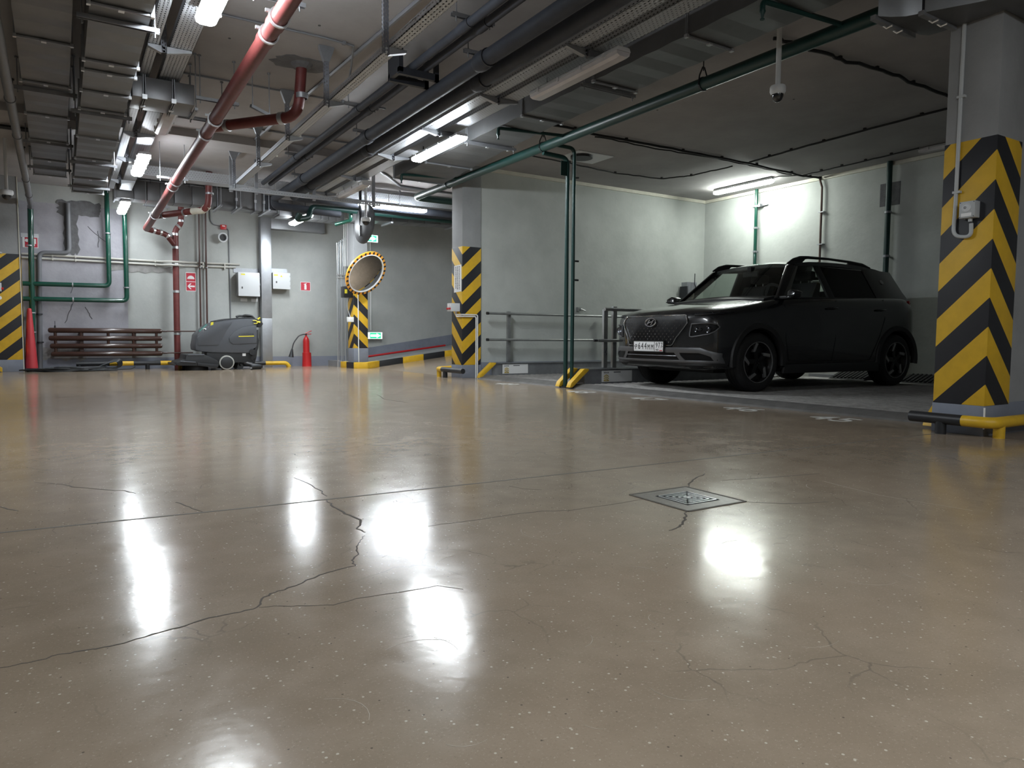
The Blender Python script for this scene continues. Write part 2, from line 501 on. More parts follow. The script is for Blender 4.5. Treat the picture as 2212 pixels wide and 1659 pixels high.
# ------------------------------------------------------------------ the setting
CEIL = 3.3
def build_shell():
    fl = struct('floor', MB().box(-7, 11, -6, 16, -0.2, 0.0), 'polished_floor', smooth=False)
    struct('ceiling', MB().box(-7, 11, -6, 16, CEIL, CEIL+0.2), 'ceiling_paint', smooth=False)
    struct('trim_1', MB().box(-6.9, 5.2, 10.15, 10.6, CEIL-0.10, CEIL), 'ceiling_paint', smooth=False)
    wf = struct('wall_far', MB().box(-7, 11, 15.3, 15.6, 0, CEIL), 'far_wall_paint', smooth=False)
    struct('wall_left', MB().box(-7, -6.8, -6, 15.3, 0, CEIL), 'wall_paint', smooth=False)
    struct('wall_back', MB().box(-7, 11, -6, -5.8, 0, CEIL), 'wall_paint', smooth=False)
    wr = struct('wall_right', MB().box(10.55, 10.8, -6, 15.3, 0, CEIL), 'wall_paint', smooth=False)
    struct('wall_recess', MB().box(5.55, 10.55, 9.88, 10.2, 0, CEIL), 'wall_paint', smooth=False)
    struct('wall_near', MB().box(5.56, 10.55, 2.372, 2.69, 0, CEIL), 'concrete_column', smooth=False)
    struct('baseboard_near', MB().box(5.56, 10.55, 2.364, 2.372, 0, 0.215), 'skirting_paint', smooth=False)
    struct('trim_2', MB().box(5.55, 10.52, 9.845, 9.88, CEIL-0.055, CEIL), 'cream', smooth=False)
    struct('trim_3', MB().box(10.515, 10.55, 2.69, 9.88, CEIL-0.055, CEIL), 'cream', smooth=False)
    struct('baseboard_recess', MB().box(5.55, 10.55, 9.80, 9.88, 0, 0.245), 'skirting_paint', smooth=False)
    # plaster and mortar patches that show on the far wall
    put('plaster_panel', MB().box(-0.67, 0.97, 15.296, 15.3, 0.22, 2.98), 'lilac_plaster', wf, smooth=False)
    rnd = random.Random(3)
    def patch(x0, x1, z0, z1, y, m, n=9, j=0.03):
        pts = []
        for i in range(n): pts.append((x0 + (x1-x0)*i/n, y, z0 + rnd.uniform(-j, j)))
        for i in range(n): pts.append((x1 + rnd.uniform(-j, j), y, z0 + (z1-z0)*i/n))
        for i in range(n): pts.append((x1 - (x1-x0)*i/n, y, z1 + rnd.uniform(-j, j)))
        for i in range(n): pts.append((x0 + rnd.uniform(-j, j), y, z1 - (z1-z0)*i/n))
        return put('mortar_patch', MB().prism(pts, (0, 0.004, 0)), m, wf, smooth=False)
    patch(-0.03, 0.20, 2.10, 2.92, 15.291, 'mortar')
    patch(-0.10, 0.55, 2.80, 3.05, 15.290, 'mortar')
    patch(0.70, 1.74, 1.84, 1.96, 15.291, 'dirty_plaster')
    patch(-0.42, 0.25, 0.20, 0.42, 15.291, 'dirty_plaster', j=0.05)
    for px, pz, ln, sl in ((0.08, 1.2, 0.35, -0.12), (0.28, 1.15, 0.22, 0.1), (0.35, 2.62, 0.28, 0.3), (0.52, 2.55, 0.3, 0.0)):
        pts = [(px + sl*t + rnd.uniform(-.012, .012), 15.293, pz - ln*t) for t in [k/7 for k in range(8)]]
        put('scuff', MB().tube(pts, 0.006, 4), 'mortar', wf)
    # small dark anchor holes left in the ceiling
    cl = bpy.data.objects['ceiling']
    for x, y in ((1.9, 6.2), (1.75, 5.2), (1.3, 6.9), (2.4, 9.1), (1.5, 5.9), (6.9, 5.2), (5.9, 6.3), (1.05, 9.2), (4.7, 4.4)):
        put('anchor_hole', MB().cyl((x, y, CEIL-0.004), (x, y, CEIL+0.01), 0.012, 8), 'dark_print', cl)
    # floor: expansion joint, cracks, polishing scratches, drain
    def strip(name, pts, w, z, m, taper=True, jit=0.0, sub=1, seed=1):
        r = random.Random(seed); P = []
        for i in range(len(pts)-1):
            for k in range(sub):
                t = k/sub; a, b = pts[i], pts[i+1]
                P.append(Vector((a[0]+(b[0]-a[0])*t + r.uniform(-jit, jit)*(k > 0), a[1]+(b[1]-a[1])*t + r.uniform(-jit, jit)*(k > 0), 0)))
        P.append(Vector((*pts[-1], 0)))
        L, Rr = [], []
        n = len(P)
        for i, p in enumerate(P):
            d = (P[min(i+1, n-1)] - P[max(i-1, 0)]).normalized(); q = Vector((-d.y, d.x, 0))
            ww = w*(0.25 + 0.75*math.sin(PI*(i+0.5)/n)**0.5)*r.uniform(0.7, 1.3) if taper else w
            L.append((p.x+q.x*ww/2, p.y+q.y*ww/2, z)); Rr.append((p.x-q.x*ww/2, p.y-q.y*ww/2, z))
        return put(name, MB().slab([L, Rr], (0, 0, -0.003)), m, fl, smooth=False)
    strip('expansion_joint', [(-6, 3.05), (-0.209, 2.822), (0.59, 2.765), (1.7, 2.72), (3.028, 2.669), (5.2, 2.595)], 0.012, 0.0006, 'joint', False)
    strip('expansion_joint', [(5.2, 2.595), (5.28, 2.30), (5.2, -2)], 0.010, 0.0006, 'joint', False)
    CR = {
    'main': ([(-0.132, 1.666), (-0.087, 1.664), (-0.033, 1.677), (0.023, 1.67), (0.065, 1.668), (0.136, 1.688), (0.202, 1.7), (0.254, 1.721), (0.325, 1.72), (0.364, 1.731), (0.393, 1.791), (0.433, 1.816), (0.484, 1.832), (0.561, 1.883), (0.611, 1.898), (0.671, 1.908), (0.679, 1.962), (0.716, 2.007), (0.738, 2.087), (0.765, 2.129), (0.801, 2.187)], .0052),
    'm0': ([(-0.9, 1.60), (-0.5, 1.64), (-0.132, 1.666)], .006),
    'm2': ([(0.815, 2.223), (0.813, 2.291), (0.858, 2.385), (0.839, 2.496), (0.836, 2.621), (0.85, 2.746)], .008),
    'b': ([(0.368, 1.728), (0.408, 1.714), (0.466, 1.68), (0.525, 1.651), (0.587, 1.664), (0.692, 1.649), (0.8, 1.644), (0.844, 1.585)], .0028),
    'c': ([(1.028, 2.185), (1.159, 2.179), (1.369, 2.176), (1.485, 2.165), (1.579, 2.118), (1.731, 2.114), (1.95, 2.12)], .004),
    'd': ([(1.964, 1.9), (1.9, 1.833), (1.815, 1.77), (1.754, 1.736), (1.705, 1.724)], .008),
    'e': ([(2.27, 2.195), (2.365, 2.262), (2.477, 2.332), (2.579, 2.378)], .008),
    'f': ([(2.268, 1.88), (2.323, 1.83), (2.389, 1.773), (2.46, 1.74), (2.562, 1.708)], .004),
    'g': ([(0.871, 2.81), (0.881, 2.946), (0.874, 3.127), (0.859, 3.255)], .006),
    'h': ([(-0.145, 3.717), (-0.033, 3.596), (-0.007, 3.526), (0.116, 3.391), (0.181, 3.332), (0.214, 3.252)], .007),
    'i': ([(0.335, 3.001), (0.371, 2.893), (0.4, 2.785)], .006),
    'j': ([(-0.237, 3.25), (-0.175, 3.139)], .006),
    'k': ([(2.522, 2.219), (2.82, 2.147), (3.065, 2.097)], .004),
    'l': ([(4.125, 2.078), (4.112, 1.998), (3.977, 1.863)], .006),
    'n': ([(1.614, 2.606), (1.636, 2.528), (1.694, 2.472)], .003),
    'o': ([(2.8, 6.4), (2.75, 6.9), (2.9, 7.5)], .01)}
    for i, (k, (pts, w)) in enumerate(CR.items()):
        strip('floor_crack', pts, w, 0.0005, 'crack', True, w*0.9, 4, i+1)
    rs = random.Random(11)
    for i in range(26):
        cx, cy = rs.uniform(0.35, 2.9), rs.uniform(0.9, 2.1)
        if cy < 0.62*cx - 0.4: continue
        a0, R, da = rs.uniform(0, 6.3), rs.uniform(0.03, 0.12), rs.uniform(0.7, 1.9)
        strip('floor_scratch', [(cx+R*math.cos(a0+da*t/7), cy+R*math.sin(a0+da*t/7)) for t in range(8)], 0.0010, 0.0004, 'scratch', True)
    # wear line near the right column
    strip('floor_scratch', [(2.913, 1.969), (2.856, 1.672), (2.909, 1.338)], 0.003, 0.0004, 'scratch', True)
    # drain
    x0, x1, y0, y1 = 1.955, 2.275, 1.88, 2.205
    t = thing('floor_drain', 'square metal floor drain set in a worn grey mortar patch', 'drain', (2.115, 2.04, 0))
    put('mortar_surround', MB().box(x0, x1, y0, y1, -0.004, 0.0012), 'drain_mortar', t, smooth=False)
    e = MB()
    for a, b in (((x0, y0), (x1, y0)), ((x1, y0), (x1, y1)), ((x1, y1), (x0, y1)), ((x0, y1), (x0, y0))): e.beam((*a, .0012), (*b, .0012), 0.012, 0.002)
    put('edge_gap', e, 'joint', t, smooth=False)
    for k, hw in enumerate((0.082, 0.062, 0.044, 0.027)):
        g = MB(); cx, cy = 2.115, 2.04; w = 0.008
        for sx in (-1, 1):
            g.box(cx+sx*hw-w/2, cx+sx*hw+w/2, cy-hw-w/2, cy+hw+w/2, 0.001, 0.004)
            g.box(cx-hw-w/2, cx+hw+w/2, cy+sx*hw-w/2, cy+sx*hw+w/2, 0.001, 0.004)
        put('grate_ring', g, 'zinc_bright', t, smooth=False)
    put('grate_bed', MB().box(2.115-.09, 2.115+.09, 2.04-.09, 2.04+.09, 0.0005, 0.002), 'dark_print', t, smooth=False)
    put('grate_hub', MB().cyl((2.115, 2.04, 0.001), (2.115, 2.04, 0.005), 0.016, 12), 'zinc_bright', t)
    return fl
FLOOR = build_shell()

def paint_number(txt, x, y):
    """bay number on the floor, read by someone facing the bays (+X); (x, y) is its middle"""
    mtx = frame_mtx((x, y, 0.0012), (0, -1, 0), (1, 0, 0))
    return put('bay_number', text_mesh(txt, 0.40, mtx, 0.0006, sx=1.0), 'floor_print', FLOOR, smooth=False)
for txt, y in (('45', 3.50), ('46', 4.40), ('47', 5.65), ('48', 6.75), ('49', 8.35)):
    paint_number(txt, 5.22 + (5.0-y)*0.035, y)

# ------------------------------------------------------------------ columns
def column(label, x0, x1, y0, y1, hz, zb=0.205, zt=2.0, zbase=0.0):
    t = thing('column', label, 'column', ((x0+x1)/2, (y0+y1)/2, zbase))
    put('shaft', MB().box(x0, x1, y0, y1, zbase, CEIL), 'concrete_column', t, bevel=0.006)
    e = 0.003
    put('hazard_band', MB().box(x0-e, x1+e, y0-e, y1+e, zb, zt), hz, t, bevel=0.005)
    put('base_band', MB().box(x0-2*e, x1+2*e, y0-2*e, y1+2*e, zbase, zb), 'skirting_paint', t, bevel=0.005)
    return t
cr = column('concrete column at the right edge with black and yellow chevrons pointing up', 5.22, 5.56, 2.36, 2.69, 'hazard_right')
put('paint_chip', MB().tube([(5.213, 2.353, .195), (5.212, 2.352, .16), (5.214, 2.353, .12), (5.213, 2.352, .05)], 0.006, 6), 'white_print', cr)
column('concrete column in the middle with black and yellow chevrons pointing down', 5.22, 5.55, 9.85, 10.2, 'hazard_mid', zt=2.05)
cl_ = column('wide concrete column at the left edge with diagonal yellow stripes', -2.3, -0.67, 14.8, 15.3, 'hazard_left')
put('corner_strip', MB().box(-0.673, -0.660, 14.793, 14.806, 0, CEIL), 'cream', cl_, smooth=False)
column('slim striped column beside the ramp, behind the round mirror', 4.90, 5.19, 13.9, 14.25, 'hazard_ramp', zb=0.40, zt=1.95, zbase=0.12)

# ------------------------------------------------------------------ ramp, pavement and striped kerb
def build_ramp():
    s = 0.13
    zr = lambda x: max(0.0, (x-5.25)*s)
    P = [(5.25, 10.2), (10.55, 10.2)]
    struct('ramp', MB().prism([(5.25, 10.2, -0.1), (10.55, 10.2, -0.1), (10.55, 10.2, zr(10.55)), (5.25, 10.2, 0.0005)], (0, 3.65, 0)), 'polished_floor', smooth=False)
    walk = [(4.86, 13.62, 0), (5.05, 13.60, 0)]
    struct('ramp_pavement', MB().prism([(4.80, 13.9, 0.0), (10.55, 13.9, 0.0), (10.55, 13.9, zr(10.55)+.12), (5.3, 13.9, .12), (4.80, 13.9, 0.118)], (0, 1.4, 0)), 'concrete_column', smooth=False)
    # painted skirting and the thin red pipe rising with the ramp
    struct('baseboard_ramp', MB().prism([(5.20, 15.294, .12), (5.3, 15.294, .12), (10.5, 15.294, zr(10.5)+.13), (10.5, 15.294, zr(10.5)+.41), (5.8, 15.294, .40), (5.20, 15.294, .36)], (0, .006, 0)), 'skirting_paint', smooth=False)
    t = thing('fire_hose_pipe', 'thin red pipe rising along the ramp wall above the kerb', 'pipe', (5.3, 15.2, 0.12))
    put('pipe', MB().tube([(5.25, 15.2, .15), (5.5, 15.2, .17), (7.6, 15.2, .44)], 0.022, 8), 'red_paint', t)
    k = thing('striped_kerb', 'black and yellow kerb rising along the ramp edge', 'kerb', (5.4, 13.7, 0))
    line = [(4.74, 14.28), (4.765, 14.0), (4.80, 13.66), (5.06, 13.56), (5.40, 13.80), (5.92, 13.80), (6.39, 13.80), (6.89, 13.80), (7.42, 13.80), (7.95, 13.80), (8.5, 13.80), (9.0, 13.80), (9.6, 13.8), (10.5, 13.8)]
    cols = ['yellow_paint', 'black_paint', 'yellow_paint', 'yellow_paint', 'black_paint', 'yellow_paint', 'black_paint', 'yellow_paint', 'black_paint', 'yellow_paint', 'black_paint', 'yellow_paint', 'black_paint']
    for i in range(len(line)-1):
        a, b = line[i], line[i+1]
        za, zb_ = zr(a[0]), zr(b[0]); hgt = 0.125
        mb = MB()
        d = Vector((b[0]-a[0], b[1]-a[1], 0)).normalized(); n = Vector((-d.y, d.x, 0))*0.085
        if i < 2: n = Vector((0.085, 0, 0))
        A, B = Vector((*a, 0)), Vector((*b, 0))
        vs = []
        for p, z0 in ((A, za), (B, zb_)):
            for q, zz in ((p, z0-0.01), (p+n, z0-0.01), (p+n, z0+hgt), (p, z0+hgt)): vs.append((q.x, q.y, zz))
        mb.add(vs, [(0, 1, 2, 3), (4, 7, 6, 5), (0, 4, 5, 1), (1, 5, 6, 2), (2, 6, 7, 3), (3, 7, 4, 0)])
        put('kerb_block', mb, cols[i], k, bevel=0.008)
build_ramp()

# ------------------------------------------------------------------ car lift platforms in the recess
XF = lambda y: 5.33 + (9.7-y)*0.040
def platform(label, ya, yb):
    t = thing('lift_platform', label, 'platform', (7.9, (ya+yb)/2, 0))
    top = 0.055
    mb = MB().prism([(XF(ya)+.12, ya, 0), (10.35, ya, 0), (10.35, yb, 0), (XF(yb)+.12, yb, 0)], (0, 0, top-0.016))
    put('deck', mb, 'platform_steel', t, smooth=False)
    lip = MB()
    vs = []
    for y in (ya, yb):
        vs += [(XF(y), y, 0.0), (XF(y)+.02, y, 0.016), (XF(y)+.13, y, 0.052), (XF(y)+.17, y, 0.058), (XF(y)+.17, y, 0.0)]
    lip.add(vs, [(0, 1, 2, 3, 4), (5, 9, 8, 7, 6)] + [(i, (i+1) % 5, 5+(i+1) % 5, 5+i) for i in range(5)])
    put('front_lip', lip, 'platform_steel', t, smooth=False)
    # transverse corrugations of the deck
    x = 0.20; n = 0
    rib = MB()
    while x < 4.6:
        n += 1
        a, b = XF(ya)+x, XF(yb)+x
        vs = []
        for xx, y in ((a, ya+.04), (b, yb-.04)):
            vs += [(xx, y, top-.014), (xx+.014, y, top), (xx+.034, y, top), (xx+.048, y, top-.014)]
        rib.add(vs, [(0, 1, 2, 3), (4, 7, 6, 5), (0, 4, 5, 1), (1, 5, 6, 2), (2, 6, 7, 3), (3, 7, 4, 0)])
        x += 0.105
    put('deck_rib', rib, 'platform_rib_lit', t, smooth=False, kind='stuff')
    put('back_edge', MB().box(10.2, 10.40, ya, yb, 0, 0.09), 'concrete_column', t, smooth=False)
    return t
pn = platform('wide ribbed steel lift platform under the dark car', 2.78, 7.24)
pf = platform('narrow empty ribbed lift platform beside the railing wall', 7.52, 9.56)
def guide(label, y, flip, sticker=None, L=3.2):
    t = thing('platform_side_plate', label, 'side plate', (5.5, y, 0))
    s = 1 if flip else -1
    put('plate', MB().box(5.62, 5.62+L, y-.012, y+.012, 0.045, 0.235), 'galv_dull', t, smooth=False)
    put('flange', MB().box(5.60, 5.62+L, y-.03, y+.03, 0.232, 0.245), 'galv', t, smooth=False)
    f = MB().prism([(5.36, y-.05, 0.015), (5.385, y-.05, 0.075), (5.585, y-.05, 0.248), (5.66, y-.05, 0.248), (5.66, y-.05, 0.225), (5.40, y-.05, 0.015)], (0, 0.085, 0))
    put('yellow_nose', f, 'yellow_paint', t, bevel=0.004)
    if sticker:
        x0, x1 = sticker; yy = y-.0135
        st = put('sticker', MB().box(x0, x1, yy-.002, yy, 0.068, 0.218), 'paper', t, smooth=False)
        g = MB()
        for i in range(3):
            zc = 0.088 + i*0.026
            pts = [(x0+.035, yy-.004, zc), (x0+.075, yy-.004, zc+.022), (x0+.115, yy-.004, zc)]
            g.tube(pts, 0.006, 4)
        g.box(x0+.035, x0+.115, yy-.0035, yy-.002, 0.078, 0.09)
        put('arrow_print', g, 'ochre_print', st, smooth=False)
        w = MB()
        for i in range(4): w.box(x0+.035+i*.023, x0+.046+i*.023, yy-.0035, yy-.002, 0.182, 0.200)
        w.box(x0+.2, x0+.32, yy-.0035, yy-.002, 0.190, 0.200)
        put('text_print', w, 'dark_print', st, smooth=False)
    return t
guide('side plate with yellow nose under the wall railing, white sticker on it', 9.60, True, (5.80, 6.28))
guide('side plate with yellow nose on the left of the green pole', 7.50, True)
guide('side plate with yellow nose and sticker on the right of the green pole', 7.26, False, (5.90, 6.42))
guide('side plate with yellow nose tucked behind the right striped column', 2.80, True, None, 4.4)
def wheel_ramp(label, y0, y1):
    t = thing('wheel_stop', label, 'wheel stop', (10.0, (y0+y1)/2, 0.055), 'wheel stops at the back of the bay')
    mb = MB().prism([(9.72, y0, .055), (10.18, y0, .055), (10.18, y0, .165), (10.02, y0, .165), (9.80, y0, .09)], (0, y1-y0, 0))
    put('wedge', mb, 'black_rubber', t, smooth=False)
    y = y0+.02
    while y < y1-.03:
        put('rib', MB().beam((9.76, y, .082), (10.04, y, .172), 0.022, 0.014), 'black_rubber', t, smooth=False)
        y += 0.06
wheel_ramp('black ribbed wheel stop behind the car, nearer the right column', 5.02, 5.50)
wheel_ramp('black ribbed wheel stop seen beneath the car', 6.0, 6.56)

# railings
def rail_wall():
    t = thing('wall_railing', 'two-bar steel railing fixed in front of the recess wall', 'railing', (6.0, 9.72, 0))
    for z in (1.02, 0.605):
        p = put('bar', MB().tube([(5.60, 9.72, z), (9.75, 9.72, z)], 0.021, 10), 'steel_rail', t)
        put('end_cap', MB().cyl((5.585, 9.72, z), (5.62, 9.72, z), 0.024, 10), 'black_plastic', p)
    for x in (6.02, 8.0, 9.6):
        p = put('post', MB().box(x-.03, x+.03, 9.745, 9.79, 0.245, 1.06), 'steel_rail', t, bevel=0.004)
        put('bolt', MB().cyl((x, 9.735, 1.02), (x, 9.75, 1.02), 0.012, 8).cyl((x, 9.735, .605), (x, 9.75, .605), 0.012, 8), 'galv', p)
rail_wall()
def rail_bay():
    t = thing('bay_railing', 'free-standing steel railing with twin posts left of the car', 'railing', (6.2, 7.5, 0.245))
    for x in (6.15, 6.31):
        put('post', MB().box(x-.033, x+.033, 7.50-.022, 7.50+.022, 0.244, 1.03 + (0.04 if x > 6.2 else 0)), 'steel_rail', t, bevel=0.004)
    put('bar', MB().tube([(6.11, 7.46, 1.03), (9.6, 7.46, 1.03)], 0.024, 10), 'steel_rail', t)
    m = put('bar', MB().tube([(5.99, 7.46, .61), (9.6, 7.46, .61)], 0.022, 10), 'steel_rail', t)
    put('end_cap', MB().cyl((5.93, 7.46, .61), (6.0, 7.46, .61), 0.017, 10), 'black_plastic', m)
    put('post', MB().box(8.7-.03, 8.7+.03, 7.48, 7.52, 0.244, 1.03), 'steel_rail', t, bevel=0.004)
    put('latch', MB().tube([(6.13, 7.44, .50), (6.10, 7.43, .46), (6.13, 7.44, .42)], 0.01, 6), 'black_steel', t)
rail_bay()
t = thing('wall_bracket', 'small hook bracket on the recess wall above the railing', 'bracket', (7.49, 9.85, 1.13))
put('hook', MB().box(7.46, 7.53, 9.84, 9.88, 1.10, 1.17).tube([(7.52, 9.83, 1.14), (7.62, 9.83, 1.11)], 0.012, 6), 'steel_rail', t)
t = thing('lift_guide_post', 'short galvanised lift post at the recess wall left of the windscreen', 'post', (9.98, 9.72, 0.0))
put('channel', MB().box(9.84, 9.87, 9.62, 9.80, 0, 1.62), 'black_steel', t, bevel=0.004)
put('channel', MB().prism([(9.88, 9.80, 0), (9.88, 9.66, 0), (9.93, 9.62, 0), (10.0, 9.66, 0), (10.06, 9.60, 0), (10.14, 9.66, 0), (10.14, 9.80, 0)], (0, 0, 1.70)), 'galv', t)
put('lifting_hook', MB().tube([(10.02, 9.60, 1.86), (10.02, 9.60, 1.66), (10.05, 9.6, 1.60), (10.02, 9.59, 1.56)], 0.008, 6), 'black_steel', t)

# pipes on the back wall of the recess
t = thing('wall_pipe', 'lit green pipe on the recess back wall under the tube light', 'pipe', (10.49, 8.6, 0.1))
put('pipe', MB().tube([(10.47, 8.6, .1), (10.47, 8.6, 3.3)], 0.030, 10), 'green_pipe', t)
for z in (3.0, 2.62, 2.2): put('clamp', MB().ring((10.47, 8.6, z), (0, 0, 1), .028, .04, .03).box(10.47, 10.55, 8.59, 8.61, z-.01, z+.01), 'galv', t)
put('bracket_plate', MB().box(10.44, 10.55, 8.50, 8.55, 2.98, 3.03).box(10.50, 10.55, 8.40, 8.72, 3.0, 3.02), 'galv_dull', t)
t = thing('wall_pipe', 'thin brown pipe running down the recess back wall', 'pipe', (10.49, 7.32, 0.1))
put('pipe', MB().tube([(10.50, 7.32, .1), (10.50, 7.32, 3.12), (10.50, 7.35, 3.2), (10.50, 7.38, 3.3)], 0.018, 8), 'brown_pipe', t)
for z in (2.72, 2.2): put('clamp', MB().box(10.48, 10.55, 7.27, 7.37, z-.008, z+.008), 'galv', t)
t = thing('wall_pipe', 'dark green pipe on the shadowed right of the recess back wall', 'pipe', (10.49, 6.18, 0.1))
put('pipe', MB().tube([(10.47, 6.18, .1), (10.47, 6.18, 3.3)], 0.040, 10), 'dark_green_pipe', t)
for z in (2.55, 1.9): put('clamp', MB().ring((10.47, 6.18, z), (0, 0, 1), .038, .05, .03).box(10.47, 10.55, 6.17, 6.19, z-.01, z+.01), 'galv_dull', t)
put('wall_recess_patch', MB().box(10.545, 10.551, 6.05, 6.36, 2.66, 3.0), 'mortar', bpy.data.objects['wall_right'], smooth=False)

# ------------------------------------------------------------------ overhead services
def rod(mb, x, y, z0, z1=CEIL):
    mb.cyl((x, y, z0), (x, y, z1), 0.0055, 6)
    mb.cyl((x, y, z1-0.018), (x, y, z1), 0.016, 8)
def channel_hanger(parent, y, x0, x1, z, rods=None, dark=False):
    """slotted channel hung from two threaded rods"""
    mb = MB()
    mb.box(x0, x1, y-.018, y+.018, z, z+.004).box(x0, x1, y-.018, y-.014, z-.026, z).box(x0, x1, y+.014, y+.018, z-.026, z)
    for rx in (rods or (x0+.03, x1-.03)):
        rod(mb, rx, y, z-.06)
        mb.cyl((rx, y, z-.014), (rx, y, z+.012), 0.012, 6)
    return put('hanger', mb, 'black_steel' if dark else 'galv_dull', parent)
def duct_run(label, corners, z0, z1, flanges, bars, material='duct', ribs=True, group=None, seam=0.0):
    """corners: [(xl, xr, y), ...] along y"""
    (xl, xr, y) = corners[0]
    t = thing('air_duct', label, 'air duct', ((corners[0][0]+corners[-1][1])/2, (corners[0][2]+corners[-1][2])/2, z0), group)
    L = lambda yy: next((a[0]+(b[0]-a[0])*(yy-a[2])/(b[2]-a[2]), a[1]+(b[1]-a[1])*(yy-a[2])/(b[2]-a[2])) for a, b in zip(corners, corners[1:]) if a[2]-1e-6 <= yy <= b[2]+1e-6)
    ys = [corners[0][2]] + [f for f in flanges if corners[0][2] < f < corners[-1][2]] + [corners[-1][2]]
    for i in range(len(ys)-1):
        ya, yb = ys[i], ys[i+1]
        n = max(1, int((yb-ya)/0.16)) if ribs else 1
        mb = MB()
        rows = []
        for k in range(n+1):
            yy = ya + (yb-ya)*k/n
            (a, b) = L(yy)
            dz = 0.007 if (k % 2) else 0.0
            rows.append([(a, yy, z1), (a, yy, z0+dz), (b, yy, z0+dz), (b, yy, z1)])
        m = 4
        vs = [p for r in rows for p in r]
        fs = [(j*m+q, j*m+(q+1) % m, (j+1)*m+(q+1) % m, (j+1)*m+q) for j in range(n) for q in range(m)]
        fs += [(0, 1, 2, 3), (n*m+3, n*m+2, n*m+1, n*m)]
        mb.add(vs, fs)
        put('duct_panel', mb, material, t, angle=2)
    for f in flanges:
        if not (corners[0][2] <= f <= corners[-1][2]): continue
        (a, b) = L(f); e = 0.014
        fl = MB()
        for s in (-.007, .007):
            fl.box(a-e, b+e, f+s-.003, f+s+.003, z0-e, z0).box(a-e, b+e, f+s-.003, f+s+.003, z1, z1+e*.5)
            fl.box(a-e, a, f+s-.003, f+s+.003, z0-e, z1).box(b, b+e, f+s-.003, f+s+.003, z0-e, z1)
        o = put('flange', fl, 'galv', t, smooth=False)
        c = MB(); xm = (a+b)/2
        put('clamp', c.box(xm-.018, xm+.018, f-.020, f+.020, z0-e-.008, z0-e+.002), 'zinc_bright', o, smooth=False)
        for q in (a-e*.5, b+e*.5): put('corner', MB().box(q-.012, q+.012, f-.016, f+.016, z0-e-.006, z0-e+.02), 'zinc_bright', o, smooth=False)
    for bx in bars:
        (a, b) = L(bx)
        channel_hanger(t, bx, a-.07, b+.07, z0-.006)
    return t
duct_run('leftmost overhead galvanised duct, long and narrow, running away', [(-0.24, 0.10, 2.5), (-0.28, 0.095, 6.3), (-0.36, 0.03, 13.0)], 3.03, 3.25, [4.2, 5.9, 7.05, 8.25, 9.42, 10.64, 11.8, 12.9], [4.9, 8.45, 10.7, 12.3])
duct_run('second overhead galvanised duct from the left, beside the perforated trays', [(0.20, 0.57, 2.5), (0.18, 0.54, 5.4), (0.12, 0.51, 12.75)], 2.80, 3.06, [3.2, 4.3, 5.49, 6.62, 6.87, 7.45, 8.05, 9.16, 10.31, 11.59, 12.72], [3.6, 5.71, 8.12, 10.5, 12.2])
# side branch of that duct
def branch():
    t = thing('air_duct', 'short galvanised side duct crossing under the left cable trays', 'air duct', (0.8, 7.6, 2.8))
    for x0, x1 in ((0.552, 0.64), (0.66, 0.88), (0.90, 1.07)):
        put('duct_panel', MB().box(x0, x1, 7.38, 7.80, 2.80, 2.985), 'duct', t, bevel=0.004)
    for x in (0.65, 0.89):
        f = MB()
        for s in (-.008, .008): f.box(x+s-.003, x+s+.003, 7.36, 7.82, 2.778, 2.80).box(x+s-.003, x+s+.003, 7.36, 7.38, 2.778, 3.0).box(x+s-.003, x+s+.003, 7.80, 7.82, 2.778, 3.0)
        o = put('flange', f, 'galv_dull', t, smooth=False)
        put('clamp', MB().box(x-.02, x+.02, 7.57, 7.61, 2.768, 2.78).box(x-.02, x+.02, 7.35, 7.37, 2.78, 2.82), 'zinc_bright', o, smooth=False)
    m = MB(); rod(m, 1.09, 7.44, 2.76); rod(m, 1.09, 7.75, 2.76); m.box(1.075, 1.105, 7.42, 7.77, 2.77, 2.795)
    put('hanger', m, 'galv_dull', t)
branch()

def tray(label, x0, x1, y0, y1, z, m='perf_y_dense', side=0.05, lip=True, group=None):
    t = thing('cable_tray', label, 'cable tray', ((x0+x1)/2, (y0+y1)/2, z), group)
    y = y0; k = 0
    th = 0.003
    if x1-x0 > .07: put('cable_bed', MB().box(x0+.008, x1-.008, y0+.01, y1-.02, z+.012, z+side*.75), 'black_rubber', t, smooth=False)
    while y < y1-.01:
        ye = min(y+3.0, y1)
        put('tray_floor', MB().box(x0, x1, y, ye-.004, z, z+th), m, t, smooth=False)
        put('tray_side', MB().box(x0, x0+th, y, ye-.004, z, z+side), m, t, smooth=False)
        put('tray_side', MB().box(x1-th, x1, y, ye-.004, z, z+side), m, t, smooth=False)
        if lip: put('tray_lip', MB().box(x0, x0+.014, y, ye-.004, z+side, z+side+th).box(x1-.014, x1, y, ye-.004, z+side, z+side+th), 'galv', t, smooth=False)
        y = ye; k += 1
    return t
